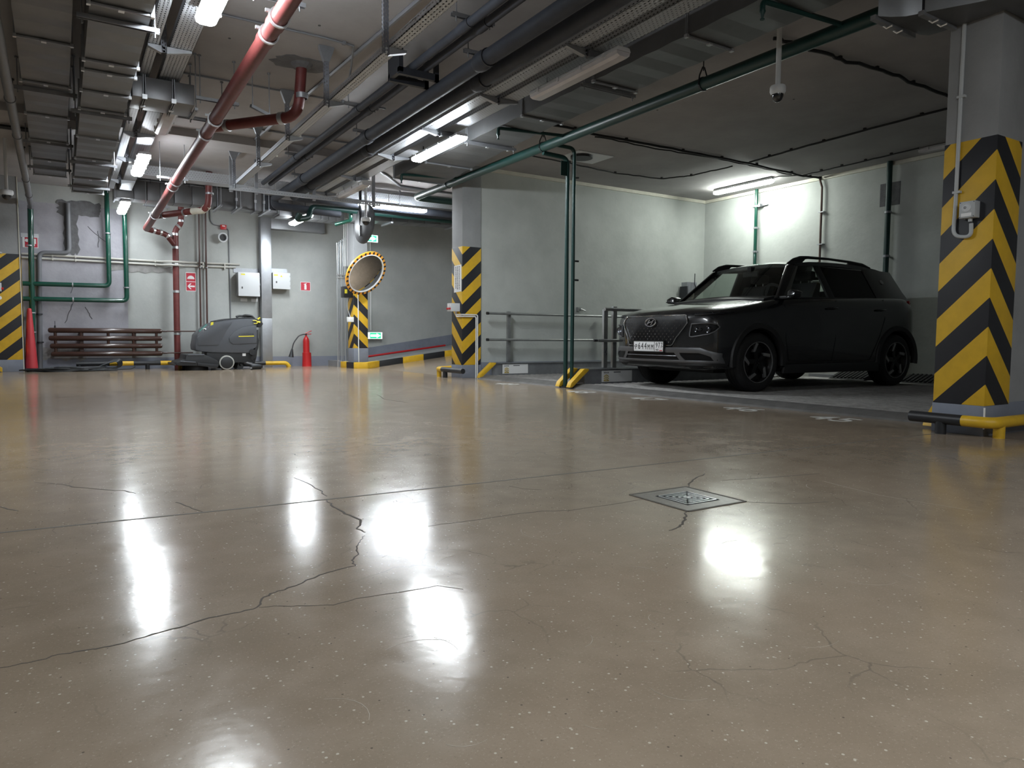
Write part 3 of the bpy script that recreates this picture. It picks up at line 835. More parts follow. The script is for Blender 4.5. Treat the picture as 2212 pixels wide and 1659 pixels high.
def strut_hanger(parent, x, y, z, arm=0.0, arm2=0.0, flare=True, dark=False):
    """slotted strut from the ceiling with a flared head and cantilever arm(s)"""
    mt = 'galv' if not dark else 'galv_dull'
    s = put('strut', MB().box(x-.022, x+.022, y-.004, y+.0, z-.05, CEIL-.01).box(x-.022, x-.018, y-.0, y+.028, z-.05, CEIL-.01).box(x+.018, x+.022, y-.0, y+.028, z-.05, CEIL-.01), 'perf_z', parent, smooth=False)
    if flare:
        put('flared_head', MB().prism([(x-.024, y-.012, CEIL-.14), (x+.024, y-.012, CEIL-.14), (x+.07, y-.012, CEIL-.02), (x+.07, y-.012, CEIL), (x-.07, y-.012, CEIL), (x-.07, y-.012, CEIL-.02)], (0, .045, 0)), 'galv_dull', s, smooth=False)
    for sg, a in ((1, arm), (-1, arm2)):
        if a:
            xx = x + sg*.02
            put('arm', MB().prism([(xx, y-.02, z), (xx+sg*a, y-.02, z), (xx+sg*a, y-.02, z-.018), (xx, y-.02, z-.058)], (0, .045, 0)), mt, s, smooth=False)
            put('bolt', MB().cyl((xx-sg*.02, y-.012, z-.012), (xx-sg*.02, y-.004, z-.012), .009, 8).cyl((xx-sg*.02, y-.012, z-.04), (xx-sg*.02, y-.004, z-.04), .009, 8), 'zinc_bright', s)
t1 = tray('narrow perforated cable tray next to the second duct', 0.615, 0.70, 2.6, 13.45, 3.02)
t2 = tray('wide perforated cable tray above the left row of lamps', 0.775, 0.955, 2.6, 13.45, 3.02)
for y in (3.6, 5.12, 6.64, 8.17, 9.6, 11.0, 12.6): strut_hanger(t2, 0.737, y, 3.018, 0.19, 0.10, False)
td = tray('pale narrow cable tray hung on flared struts right of the red pipe', 2.105, 2.20, 3.2, 11.1, 2.815, m='perf_y')
for y in (3.72, 5.16, 6.60, 7.98, 9.38, 10.92): strut_hanger(td, 2.085, y, 2.815, 0.14)
put('cable', MB().tube([(2.13, y/10, 2.83) for y in range(33, 110, 4)], 0.012, 6), 'grey_plastic', td)
put('junction_clip', MB().cbox((2.23, 8.05, 2.84), (.03, .05, .03)).cbox((2.2, 9.0, 2.83), (.05, .03, .02)), 'cream', td, smooth=False)
f1 = tray('narrow perforated tray beside the thick dark pipes', 3.47, 3.62, 3.0, 12.0, 3.0, m='perf_y', side=0.085)
f2 = tray('wide perforated tray above the right row of lamps', 3.70, 3.875, 3.0, 12.0, 3.0, m='perf_y_dense', side=0.06)
for y in (3.35, 4.76, 6.17, 7.50, 8.85, 10.32, 11.7): strut_hanger(f1, 3.66, y, 2.998, 0.21, 0.19, False, True)
put('cable', MB().tube([(3.53, y/10, 3.02) for y in range(31, 119, 4)], 0.020, 6), 'black_rubber', f1)
put('cable', MB().tube([(3.80, 8.2, 3.02), (3.82, 8.25, 2.93), (3.80, 8.4, 2.90), (3.78, 8.5, 2.95)], 0.007, 6), 'black_rubber', f2)
xt = thing('cable_tray', 'deep perforated cable tray crossing the aisle near the far wall', 'cable tray', (3, 12.3, 3.12))
for x0 in (0.98, 3.0, 5.0, 7.0):
    x1 = x0+1.99 if x0 > 1 else 2.99
    put('tray_side', MB().box(x0, x1, 12.27, 12.273, 3.07, 3.22), 'perf_x', xt, smooth=False)
    put('tray_floor', MB().box(x0, x1, 12.273, 12.55, 3.07, 3.073), 'perf_x', xt, smooth=False)
m = MB()
for x in (1.6, 3.4, 5.2, 7.0):
    for y in (12.25, 12.57): rod(m, x, y, 3.05)
    m.box(x-.015, x+.015, 12.23, 12.6, 3.045, 3.07)
put('hanger', m, 'galv_dull', xt)
st = thing('strut_frame', 'long slotted steel channel hung across the aisle under the dark pipes', 'support frame', (3.2, 11.3, 2.82))
put('channel', MB().box(2.08, 4.45, 11.28, 11.284, 2.80, 2.86).box(2.08, 4.45, 11.284, 11.32, 2.856, 2.86).box(2.08, 4.45, 11.284, 11.32, 2.80, 2.804), 'perf_x', st, smooth=False)
for x in (2.12, 2.48, 3.36, 4.35): put('strut', MB().box(x-.022, x+.022, 11.32, 11.36, 2.78, CEIL), 'galv_dull', st, smooth=False)

def insulated(label, x, ya, yb, z, r, couplings, end=None, sup=None, group=None):
    t = thing('insulated_pipe', label, 'pipe', (x, (ya+yb)/2, z), group)
    pts = [(x, ya, z), (x, yb, z)]
    if end: pts += end
    put('pipe', MB().tube(fillet(pts, 0.14, 5), r, 14), 'rubber_foam', t)
    for y in couplings:
        c = put('sleeve', MB().tube([(x, y-.16, z), (x, y-.11, z), (x, y-.02, z), (x, y+.02, z)], r*1.22, 14, True, [r*1.02, r*1.22, r*1.22, r*1.05]), 'rubber_foam', t)
        put('clamp', MB().ring((x, y-.165, z), (0, 1, 0), r*.98, r*1.16, .014, 18), 'black_steel', c)
    if sup:
        for y, x0, x1, zz, rods in sup: channel_hanger(t, y, x0, x1, zz, rods)
    return t
insulated('left one of the two thin dark insulated pipes', 2.735, 2.8, 12.0, 3.10, 0.036, [5.2, 7.7, 10.2], None, [(y, 2.60, 2.98, 3.165, (2.64, 2.94)) for y in (5.09, 7.61, 10.1)])
insulated('right one of the two thin dark insulated pipes', 2.848, 2.8, 12.0, 3.10, 0.036, [5.12, 7.62, 10.1])
insulated('left one of the two thick dark insulated pipes', 3.045, 2.6, 12.55, 2.98, 0.066, [5.45, 8.2, 10.9], [(3.045, 12.55, 2.85), (4.2, 12.6, 2.83)], [(y, 2.90, 3.42, 3.07, (2.94, 3.37)) for y in (5.45, 8.2, 10.9)])
insulated('right one of the two thick dark insulated pipes', 3.27, 2.6, 12.3, 2.98, 0.066, [5.9, 8.75, 11.35], [(9.5, 12.3, 2.96)])
fr = thing('pipe_bracket', 'black steel box bracket carrying the two thin pipes', 'bracket', (2.78, 6.2, 3.05))
for x in (2.60, 2.955):
    put('leg', MB().box(x-.02, x+.02, 6.08, 6.34, 3.02, CEIL) if x < 2.7 else MB().box(x-.02, x+.02, 6.08, 6.12, 3.0, CEIL).box(x-.02, x+.02, 6.30, 6.34, 3.0, CEIL), 'black_steel', fr, smooth=False)
for y in (6.10, 6.32): put('crossbar', MB().box(2.58, 2.975, y-.02, y+.02, 3.0, 3.062), 'black_steel', fr, smooth=False)

# right-hand duct
duct_run('long galvanised duct above the bay edge with an unlit lamp beside it', [(4.13, 4.62, 2.5), (4.145, 4.65, 6.7), (4.155, 4.78, 8.36), (4.155, 4.96, 10.0)], 2.99, 3.285, [4.10, 5.26, 6.47, 7.73, 8.88, 9.99], [5.35, 7.64])
def duct_box(label, parts, seams=(), loc=None, m='duct'):
    t = thing('air_duct', label, 'air duct', loc or ((parts[0][0]+parts[0][1])/2, parts[0][2], parts[0][4]))
    for p in parts: put('duct_panel', MB().box(*p), m, t, bevel=0.004)
    return t
xs = [0.70, 1.0, 1.2, 1.4, 1.62, 1.9, 2.3, 2.62, 2.95, 3.10]
t = thing('air_duct', 'galvanised duct crossing in front of the far wall above the green pipes', 'air duct', (2, 13.8, 2.92))
for i in range(len(xs)-1):
    dy = 0.006 if i % 2 else 0
    put('duct_panel', MB().box(xs[i], xs[i+1]-.006, 13.6+dy, 13.97, 2.915, 3.235), 'duct', t, bevel=0.005)
for x in (0.72, 2.62, 2.95, 3.10, 3.36):
    f = put('flange', MB().box(x-.012, x+.012, 13.575, 13.99, 2.89, 3.25), 'galv_dull', t, smooth=False)
    put('clamp', MB().box(x-.02, x+.02, 13.565, 13.58, 3.05, 3.10), 'zinc_bright', f, smooth=False)
put('open_frame', MB().box(3.10, 3.36, 13.6, 13.97, 2.915, 2.95), 'duct', t, smooth=False)
put('dark_throat', MB().box(3.10, 3.36, 13.72, 13.97, 2.95, 3.235), 'black_steel', t, smooth=False)
xs2 = [3.37, 3.62, 3.85, 4.0, 4.15, 4.3, 4.45, 4.6]
for i in range(len(xs2)-1):
    put('duct_panel', MB().box(xs2[i], xs2[i+1]-.006, 13.55+(.006 if i % 2 else 0), 13.97, 2.86, 3.16), 'duct', t, bevel=0.005)
for x in (2.3, 2.62, 3.1):
    mm = MB(); rod(mm, x, 13.56, 2.88); mm.box(x-.02, x+.02, 13.15, 13.98, 2.87, 2.89); rod(mm, x, 13.2, 2.85)
    put('hanger', mm, 'galv_dull', t)
for x in (1.0, 1.25, 1.5, 1.85, 2.1):
    mm = MB(); rod(mm, x, 13.59, 3.2); put('hanger', mm, 'black_steel', t)
t = thing('air_duct', 'flat galvanised duct running along the ramp under the ceiling', 'air duct', (6.5, 13.2, 2.86))
xa = [4.66, 5.0, 5.35, 5.7, 6.05, 6.4, 6.75, 7.1, 7.6]
for i in range(len(xa)-1):
    za, zb2 = 2.83+(xa[i]-4.66)*.035, 2.83+(xa[i+1]-4.66)*.035
    vs = [(x, y, z) for x, z in ((xa[i], za), (xa[i+1]-.008, zb2)) for y, z in ((13.0+(.008 if i % 2 else 0), z), (13.45, z), (13.45, z+.20), (13.0+(.008 if i % 2 else 0), z+.20))]
    put('duct_panel', MB().add(vs, [(0, 1, 2, 3), (4, 7, 6, 5), (0, 4, 5, 1), (1, 5, 6, 2), (2, 6, 7, 3), (3, 7, 4, 0)]), 'duct', t, bevel=0.004)
mm = MB(); rod(mm, 5.35, 12.98, 2.82); rod(mm, 6.75, 12.98, 2.86); mm.box(5.33, 5.37, 12.97, 13.5, 2.82, 2.852).box(6.73, 6.77, 12.97, 13.5, 2.87, 2.90)
put('hanger', mm, 'galv', t)
# duct with the swept elbow, top right
t = thing('air_duct', 'galvanised duct with a swept elbow at the top right corner', 'air duct', (5.4, 2.3, 2.8))
arc = [(4.60+0.0, 2.82), (4.70, 2.81), (4.80, 2.74), (4.86, 2.62)]
outer = [(4.55, 2.86), (4.62, 2.60), (4.72, 2.50), (4.78, 2.42)]
z0, z1 = 2.78, 3.16
poly = [(4.48, 2.86), (4.62, 2.78), (4.76, 2.68), (4.80, 2.62), (5.42, 2.64), (5.40, 2.72), (5.30, 2.82), (5.12, 2.86)]
put('elbow', MB().prism([(4.60, 2.84, z0), (4.68, 2.80, z0), (4.76, 2.74, z0), (4.80, 2.66, z0), (5.205, 2.66, z0), (5.205, 2.74, z0), (5.19, 2.82, z0), (5.12, 2.85, z0)], (0, 0, z1-z0)), 'duct', t, bevel=0.006)
put('duct_panel', MB().prism([(4.80, 2.645, z0), (4.96, 2.35, z0), (5.35, 1.4, z0), (6.6, 1.4, z0), (6.6, 2.345, z0), (5.205, 2.345, z0), (5.205, 2.645, z0)], (0, 0, z1-z0)), 'duct', t, bevel=0.006)
for a, b in (((4.58, 2.86), (5.10, 2.88)), ((4.78, 2.655), (5.20, 2.655))):
    f = put('flange', MB().beam((*a, z0-.005), (*b, z0-.005), 0.035, 0.03), 'galv_dull', t, smooth=False)
    A, B = Vector((*a, z0-.02)), Vector((*b, z0-.02))
    for k in (.3, .55):
        p = A.lerp(B, k); put('clip', MB().tube([p+Vector((0, .02, .01)), p+Vector((0, -.01, -.02)), p+Vector((0, -.05, -.015))], 0.007, 6), 'zinc_bright', f)

# sprinkler main and branches
g = thing('sprinkler_pipe', 'long green sprinkler main above the bay edge', 'pipe', (5.06, 6, 3.0))
put('pipe', MB().tube(fillet([(5.06, 2.90, 3.0), (5.06, 11.25, 3.0), (8.5, 11.25, 3.0)], .12, 5), 0.057, 16), 'dark_green_pipe', g)
for y in (4.8, 7.42, 10.0):
    h = put('hook', MB().tube([(5.06-.064, y, 2.98), (5.06-.05, y, 3.07), (5.06-.012, y, 3.15), (5.06+.012, y, 3.15), (5.06+.05, y, 3.07), (5.06+.064, y, 2.98)], 0.007, 6).ring((5.06, y, 3.0), (0, 1, 0), .057, .064, .018, 18), 'black_steel', g)
    m = MB(); rod(m, 5.06, y, 3.12); put('rod', m, 'black_steel', h)
for y in (3.38, 6.93, 9.64):
    b = put('branch_pipe', MB().tube(fillet([(5.05, y, 3.02), (4.12, y, 2.965), (4.12, y, 2.90)], .03, 3), 0.019, 8), 'dark_green_pipe', g)
    put('sprinkler_head', MB().lathe((4.12, y, 2.915), (0, 0, -1), [(.018, 0), (.022, .02), (.012, .04), (.008, .065), (.016, .068), (.016, .074)], 12), 'dark_green_pipe', b)
d = thing('sprinkler_drop', 'pair of green pipes dropping from the main to the floor', 'pipe', (5.44, 7.38, 0))
put('pipe', MB().tube(fillet([(5.06, 7.42, 2.93), (5.425, 7.40, 2.91), (5.425, 7.40, 0.0)], .10, 5), 0.028, 12), 'dark_green_pipe', d)
put('pipe', MB().tube(fillet([(5.06, 7.33, 3.03), (5.475, 7.33, 3.02), (5.475, 7.33, 0.0)], .08, 5), 0.024, 12), 'dark_green_pipe', d)
put('steel_plate', MB().box(5.30, 5.40, 7.37, 7.376, 2.68, 2.86), 'dark_green_pipe', d, smooth=False)
put('valve', MB().cyl((5.49, 7.33, 1.62), (5.56, 7.33, 1.62), .012, 8).cyl((5.49, 7.33, 1.38), (5.56, 7.33, 1.38), .012, 8).cyl((5.49, 7.33, 2.66), (5.53, 7.3, 2.66), .012, 8), 'black_steel', d)
put('foot', MB().cyl((5.425, 7.40, 0), (5.425, 7.40, .02), .05, 14).cyl((5.475, 7.33, 0), (5.475, 7.33, .018), .045, 14), 'black_steel', d)
t = thing('ceiling_speaker', 'square plate with a dark round cover on the recess ceiling', 'ceiling plate', (6.5, 8.45, 3.28))
put('plate', MB().box(6.2, 6.85, 8.2, 8.72, 3.288, 3.3), 'light_plastic', t, smooth=False)
put('cover', MB().cyl((6.42, 8.42, 3.25), (6.42, 8.42, 3.29), .16, 20), 'black_plastic', t)

# red drain pipes
r = thing('drain_pipe', 'long red drain pipe sloping towards the far wall', 'pipe', (1.29, 9, 2.7))
zr = lambda y: 2.86 - (y-4.9)*0.0264
put('pipe', MB().tube([(1.315, 2.6, zr(2.6)), (1.275, 14.78, zr(14.78))], 0.060, 16), 'red_pipe', r)
xr = lambda y: 1.315 - (y-2.6)*.00328
for y in (5.25, 5.55, 7.75, 8.3, 10.7, 11.05, 13.4):
    c = put('coupling', MB().tube([(xr(y), y-.06, zr(y)), (xr(y), y+.06, zr(y))], 0.068, 16), 'red_pipe', r)
    put('clamp', MB().ring((xr(y), y-.075, zr(y)), (0, 1, 0), .062, .074, .022, 20).cbox((xr(y)-.08, y-.075, zr(y)+.03), (.03, .02, .02)), 'zinc_bright', c)
for y in (5.15, 7.45, 8.1, 10.95, 13.1):
    channel_hanger(r, y, 1.09, 1.48, zr(y)+.115, (1.13, 1.44))
b1 = thing('drain_pipe', 'red side drain pipe rising through a mortared hole in the ceiling', 'pipe', (1.8, 7.5, 2.8))
put('pipe', MB().tube(fillet([(1.34, 7.98, 2.79), (1.98, 7.18, 2.80), (2.01, 7.14, 3.30)], .16, 6), 0.052, 16), 'red_pipe', b1)
for p, ax in (((1.44, 7.855, 2.79), (1, -1.2, 0)), ((1.86, 7.33, 2.80), (1, -1.2, 0)), ((2.008, 7.145, 2.99), (0, 0, 1))):
    put('clamp', MB().ring(p, ax, .05, .060, .05, 20), 'galv', b1)
m = MB(); rod(m, 1.62, 7.50, 2.90); rod(m, 1.80, 7.58, 2.86); m.beam((1.60, 7.49, 2.92), (1.82, 7.60, 2.88), .03, .03)
put('hanger', m, 'galv_dull', b1)
rp = random.Random(5)
pp = []
for k in range(22):
    a = 2*PI*k/22; q = rp.uniform(0.8, 1.15)
    pp.append((2.0+.27*q*math.cos(a), 7.14+.20*q*math.sin(a), 3.294))
put('mortar_collar', MB().prism(pp, (0, 0, .006)).lathe((2.01, 7.14, 3.3), (0, 0, -1), [(.11, 0), (.09, .03), (.055, .05)], 14), 'mortar', b1, smooth=False)
b2 = thing('drain_pipe', 'far red side drain pipe with a pale elbow, rising to the ceiling', 'pipe', (1.7, 13, 2.75))
put('pipe', MB().tube(fillet([(1.30, 13.6, 2.66), (2.0, 12.62, 2.70), (2.02, 12.60, 3.30)], .16, 6), 0.052, 14), 'red_pipe', b2)
put('repaired_elbow', MB().tube([(1.80, 12.90, 2.69), (1.93, 12.72, 2.69), (2.0, 12.64, 2.76)], 0.056, 12), 'cream', b2)
for p, ax in (((1.42, 13.43, 2.665), (1, -1.4, 0)), ((1.70, 13.04, 2.68), (1, -1.4, 0)), ((2.02, 12.60, 2.95), (0, 0, 1))): put('clamp', MB().ring(p, ax, .05, .062, .03, 18), 'galv', b2)
s = thing('drain_stack', 'vertical red drain stack with clamps on the far wall', 'pipe', (1.79, 15.1, 0))
put('pipe', MB().tube([(1.78, 15.12, 0.0), (1.795, 15.12, 2.62)], 0.056, 14), 'red_pipe', s)
put('offset', MB().tube(fillet([(1.795, 15.12, 2.50), (1.795, 15.12, 2.66), (1.90, 15.10, 2.78), (1.90, 15.08, 3.28)], .09, 5), 0.052, 14), 'red_pipe', s)
put('side_inlet', MB().tube(fillet([(1.785, 15.12, 2.36), (1.63, 15.05, 2.55), (1.275, 14.85, 2.60)], .07, 5), 0.050, 14), 'red_pipe', s)
for z in (2.32, 2.57, 2.02, 1.48, 0.67): put('clamp', MB().ring((1.79, 15.12, z), (0, 0, 1), .054, .068, .045, 18), 'zinc_bright', s)
for p, ax in (((1.90, 15.09, 2.83), (0, 0, 1)), ((1.85, 15.11, 2.72), (.7, 0, .7)), ((1.40, 14.92, 2.59), (1, .5, 0)), ((1.52, 14.99, 2.575), (1, .5, 0)), ((1.655, 15.06, 2.53), (1, .4, -1))):
    put('clamp', MB().ring(p, ax, .048, .060, .04, 18), 'zinc_bright', s)

# lamps
def lamp(label, axis, c, L, on, w=0.15, h=0.085, warm=False, hang=None):
    """damp-proof batten: housing, lens and clips; c is the middle of its top"""
    t = thing('batten_lamp', label, 'lamp', c)
    ax = Vector((1, 0, 0)) if axis == 'x' else Vector((0, 1, 0))
    sd = Vector((0, 1, 0)) if axis == 'x' else Vector((1, 0, 0))
    C0 = Vector(c)
    def sec(prof, l0, l1):
        mb = MB(); A = [C0+ax*l0+sd*p[0]+Vector((0, 0, p[1])) for p in prof]
        return mb.prism(A, ax*(l1-l0))
    put('housing', sec([(-w/2, -h*.42), (-w*.42, -h*.05), (-w*.3, 0), (w*.3, 0), (w*.42, -h*.05), (w/2, -h*.42)], -L/2, L/2), 'lamp_housing', t, bevel=0.006)
    mlens = on if isinstance(on, str) else ('lamp_warm' if warm else 'lamp_on') if on else 'lamp_off'
    rows = []
    for l, sc in ((-L/2+.004, .80), (-L/2+.045, 1.0), (L/2-.045, 1.0), (L/2-.004, .80)):
        rows.append([C0+ax*l+sd*p[0]*(.85+.15*sc)+Vector((0, 0, -h*.44-(p[1])*sc)) for p in ((-w*.47, 0), (-w*.43, h*.36), (-w*.25, h*.54), (w*.25, h*.54), (w*.43, h*.36), (w*.47, 0))])
    mb = MB(); n = 6
    vs = [p for r_ in rows for p in r_]
    fs = [(i*n+j, i*n+(j+1) % n, (i+1)*n+(j+1) % n, (i+1)*n+j) for i in range(3) for j in range(n)]
    fs += [tuple(range(n)), tuple(3*n+k for k in range(n))[::-1]]
    mb.add(vs, fs)
    put('lens', mb, mlens, t, angle=25)
    cl = MB()
    for k in (-.38, -.13, .13, .38):
        for sg in (-1, 1):
            p = C0+ax*(L*k)+sd*(sg*w*.5)+Vector((0, 0, -h*.42)); cl.cbox(p, (.016, .016, .035))
    put('clip', cl, 'lamp_housing', t, smooth=False)
    if hang:
        m = MB()
        for k in (-.35, .35):
            p = C0+ax*(L*k); m.cyl(p, (p.x, p.y, hang), .005, 6)
        put('hanger', m, 'galv', t)
    return t
lamp('lit lamp nearest the camera in the left row, beside the red pipe', 'y', (0.91, 5.06, 2.965), 1.27, True, hang=3.02)
lamp('unlit lamp hanging under the left cable tray between two lit ones', 'y', (0.95, 8.42, 2.965), 1.2, False, hang=3.02)
lamp('second lit lamp in the left row, above the scrubber', 'y', (0.88, 10.8, 2.945), 1.27, True, hang=3.02)
lamp('farthest lit lamp in the left row, just before the far wall', 'y', (0.88, 14.28, 2.905), 1.22, 'lamp_dim', hang=3.3)
lamp('large unlit lamp beside the right duct, nearest the camera', 'y', (3.755, 5.02, 2.925), 1.24, False, hang=3.0)
lamp('brightly lit lamp under the right cable tray, second in its row', 'y', (3.80, 7.80, 2.925), 1.24, True, hang=3.0)
lamp('unlit lamp at the far end of the right row, above the round mirror', 'y', (3.77, 10.7, 2.925), 1.2, False, hang=3.0)
lamp('lit lamp half hidden behind the green pipe bend near the far wall', 'y', (3.70, 13.35, 2.83), 1.15, True, hang=2.86)
lamp('long lit lamp crossing the aisle above the round mirror', 'x', (4.98, 12.02, 2.985), 1.26, True, hang=3.07)
lamp('added fill lamp out of view behind the camera, on the left', 'y', (0.91, -0.9, 2.965), 1.27, True, hang=3.3)  # unseen lamp, added to brighten the foreground floor
lamp('added fill lamp out of view behind the camera, on the right', 'y', (3.80, -2.6, 2.925), 1.24, True, hang=3.3)  # second unseen fill, added for the near floor and right column
lamp('lit tube lamp on the recess ceiling above the car', 'y', (9.86, 8.40, 3.295), 1.24, True, w=0.085, h=0.10, warm=True)
lamp('unlit tube lamp on the recess ceiling next to the right column', 'y', (10.12, 4.95, 3.295), 1.2, False, w=0.13, h=0.07)

# dome cameras
def dome(label, x, y, ztop, zb, r=0.062):
    t = thing('dome_camera', label, 'camera', (x, y, ztop))
    put('pole', MB().cyl((x, y, zb+.13), (x, y, ztop), 0.021, 14), 'light_plastic', t)
    put('body', MB().lathe((x, y, zb+.14), (0, 0, -1), [(.02, -.01), (r*.92, 0), (r, .012), (r, .045), (r*.88, .06), (r*.80, .068)], 22), 'light_plastic', t)
    put('dome', MB().lathe((x, y, zb+.074), (0, 0, -1), [(r*.74, 0), (r*.70, .022), (r*.55, .044), (r*.3, .058), (r*.05, .062)], 20), 'dome_glass', t)
dome('white dome camera on a pole in front of the recess ceiling', 4.93, 3.87, CEIL, 2.55)
dome('dome camera on a pole above the left column', -0.66, 12.0, CEIL, 2.46, 0.08)
dome('dome camera on a pole in front of the dark hanging mirror', 4.31, 11.6, CEIL, 2.50, 0.08)

# cables and conduits on the ceilings
def cable(label, pts, r, m='black_rubber', clips=0):
    t = thing('cable', label, 'cable', pts[len(pts)//2])
    put('run', MB().tube(pts, r, 6), m, t)
    if clips:
        for k in range(1, clips+1):
            i = k*(len(pts)-1)/(clips+1); a = int(i); p = Vector(pts[a]).lerp(Vector(pts[min(a+1, len(pts)-1)]), i-a)
            put('clip', MB().cbox((p.x, p.y, 3.285), (.03, .03, .03)), m, t, smooth=False)
    return t
def wav(pts, n=6, amp=0.01, seed=0):
    r = random.Random(seed); out = []
    for i in range(len(pts)-1):
        for k in range(n):
            p = Vector(pts[i]).lerp(Vector(pts[i+1]), k/n); out.append(p+Vector((r.uniform(-amp, amp), r.uniform(-amp, amp), r.uniform(-amp*.5, 0))))
    out.append(Vector(pts[-1])); return out
Zc = 3.276
cable('thick black cable bundle across the recess ceiling to the tube lamp', wav([(4.72, 7.33, Zc), (5.97, 7.40, Zc), (7.60, 7.35, Zc), (8.75, 7.34, Zc), (10.14, 7.42, Zc), (10.48, 7.33, 3.27)], 8, .015, 1), .016, clips=7)
cable('second black cable following the bundle on the recess ceiling', wav([(5.9, 7.46, Zc), (7.0, 7.48, Zc), (8.0, 7.40, Zc), (9.0, 7.41, Zc), (9.9, 7.46, Zc)], 8, .02, 2), .009)
cable('black cable looping over the recess ceiling behind the green drop', wav([(5.7, 8.75, Zc), (6.49, 8.82, Zc), (7.50, 8.94, Zc), (8.40, 8.82, Zc), (8.62, 8.4, Zc), (8.68, 7.6, Zc)], 8, .012, 3), .010, clips=4)
cable('black cable from the bundle to the right column on the recess ceiling', wav([(8.70, 7.3, Zc), (8.62, 6.4, Zc), (8.56, 5.0, Zc), (8.55, 2.8, Zc)], 9, .008, 4), .013, clips=6)
cable('black cable from the tube lamp to the unlit lamp on the right', wav([(10.10, 7.42, Zc), (10.05, 6.5, Zc), (9.99, 5.5, Zc)], 9, .008, 5), .010, clips=4)
cable('short cable end feeding the lit tube lamp', [(9.86, 7.80, 3.27), (9.88, 7.68, 3.285), (9.95, 7.55, 3.275), (10.1, 7.43, 3.285)], .009)
cable('thick wavy black cable on the near recess ceiling', wav([(5.3, 4.22, Zc), (5.85, 4.20, Zc), (6.47, 4.18, Zc), (7.20, 4.15, Zc), (8.3, 4.19, Zc)], 8, .02, 6), .016, clips=4)
cable('grey conduit along the ceiling behind the pale cable tray', [(2.43, 3.0, 3.285), (2.41, 5.28, 3.285), (2.30, 8.04, 3.285), (2.17, 11.3, 3.285)], .020, 'grey_pipe', 6)
cable('thin grey conduit crossing the ceiling behind the red pipe', [(1.0, 6.40, 3.285), (2.0, 6.39, 3.285), (2.28, 6.42, 3.285), (2.36, 6.7, 3.24), (2.39, 6.85, 3.15), (2.30, 7.0, 2.9)], .010, 'grey_pipe', 2)
cable('thin grey conduit across the ceiling near the red side pipe', [(1.0, 8.0, 3.285), (2.2, 8.0, 3.285), (3.2, 7.95, 3.285)], .010, 'grey_pipe', 3)
cable('pair of thin conduits across the far part of the ceiling', [(1.0, 9.62, 3.285), (2.6, 9.62, 3.285), (4.6, 9.60, 3.285)], .012, 'grey_pipe', 4)
cable('curving grey cable on the bright ceiling beyond the right duct', wav([(3.4, 10.75, 3.28), (4.2, 10.8, 3.28), (4.55, 11.2, 3.28), (5.0, 11.8, 3.28), (6.2, 11.9, 3.28)], 5, .01, 8), .020, 'grey_pipe')
for i, x in enumerate((-1.1, -0.75)):
    cable('dark cross bar on the ceiling left of the ducts, %s one' % ('outer', 'inner')[i], [(x-1.5, 9.0+2.2*i, 3.26), (x+.6, 9.0+2.2*i, 3.26)], .03, 'black_steel')

# ------------------------------------------------------------------ things on and by the far wall
WY = 15.3
def wall_clamp(mb, p, r):
    mb.ring(p, (0, 0, 1), r, r*1.3, .02, 14); mb.cyl((p[0], p[1], p[2]), (p[0], WY, p[2]), .006, 6)
t = thing('heating_pipe', 'green pipe riser beside the red cone, in front of the red sign', 'pipe', (-0.52, 15.15, 0))
put('pipe', MB().tube([(-0.545, 15.12, .12), (-0.50, 15.12, 2.88)], .044, 14), 'green_pipe', t)
put('sleeve', MB().cyl((-0.545, 15.12, 0.0), (-0.545, 15.12, .13), .058, 14), 'light_plastic', t)
for z in (.68, 1.02, 2.19): put('clamp', MB().ring((-.53, 15.12, z), (0, 0, 1), .044, .052, .02, 16), 'galv', t)
t = thing('overhead_pipe', 'grey pipe along the left edge of the ceiling ending at the green riser', 'pipe', (-0.44, 10, 2.86))
put('pipe', MB().tube(fillet([(-0.33, 2.5, 2.88), (-0.49, 15.0, 2.88), (-0.50, 15.12, 2.84)], .06, 3), .042, 14), 'grey_pipe', t)
for y in (8.4, 9.9, 12.6, 14.0): put('coupling', MB().ring((-.33-.0128*(y-2.5), y, 2.88), (0, 1, 0), .04, .050, .03, 16), 'grey_pipe', t)
m = MB()
for y in (6.0, 9.2, 12.4): rod(m, -.39-.0128*(y-7), y, 2.90)
put('hanger', m, 'black_steel', t)
for lab, zz, xe, ztop in (('upper green pipe turning up on the far wall', 1.535, 0.665, 3.0), ('lower green pipe turning up on the far wall', 1.27, 0.945, 2.95)):
    t = thing('heating_pipe', lab, 'pipe', (0, 15.15, zz))
    put('pipe', MB().tube(fillet([(-.655, 15.12, zz-.008), (xe, 15.12, zz+.005), (xe-.0, 15.12, 3.28)], .09, 6), .042, 14), 'green_pipe', t)
    c = MB(); c.ring((0.09, 15.12, zz), (1, 0, 0), .042, .052, .02, 16).cyl((0.09, 15.12, zz-.05), (0.06, 15.3, zz-.14), .006, 6)
    put('clamp', c, 'galv', t)
    c = MB(); wall_clamp(c, (xe, 15.12, 1.52 if xe > .8 else 2.5), .044); put('clamp', c, 'galv', t)
t = thing('drain_pipe', 'grey plastic pipe stepping sideways on the far wall', 'pipe', (-0.3, 15.2, 0))
put('pipe', MB().tube(fillet([(-.445, 15.245, 0.03), (-.40, 15.245, 2.09), (.055, 15.245, 2.11), (.06, 15.245, 3.0)], .10, 6), .038, 12), 'grey_pipe', t)
for z in (1.0, .5): c = MB(); wall_clamp(c, (-.43, 15.22, z), .04); put('clamp', c, 'black_steel', t)
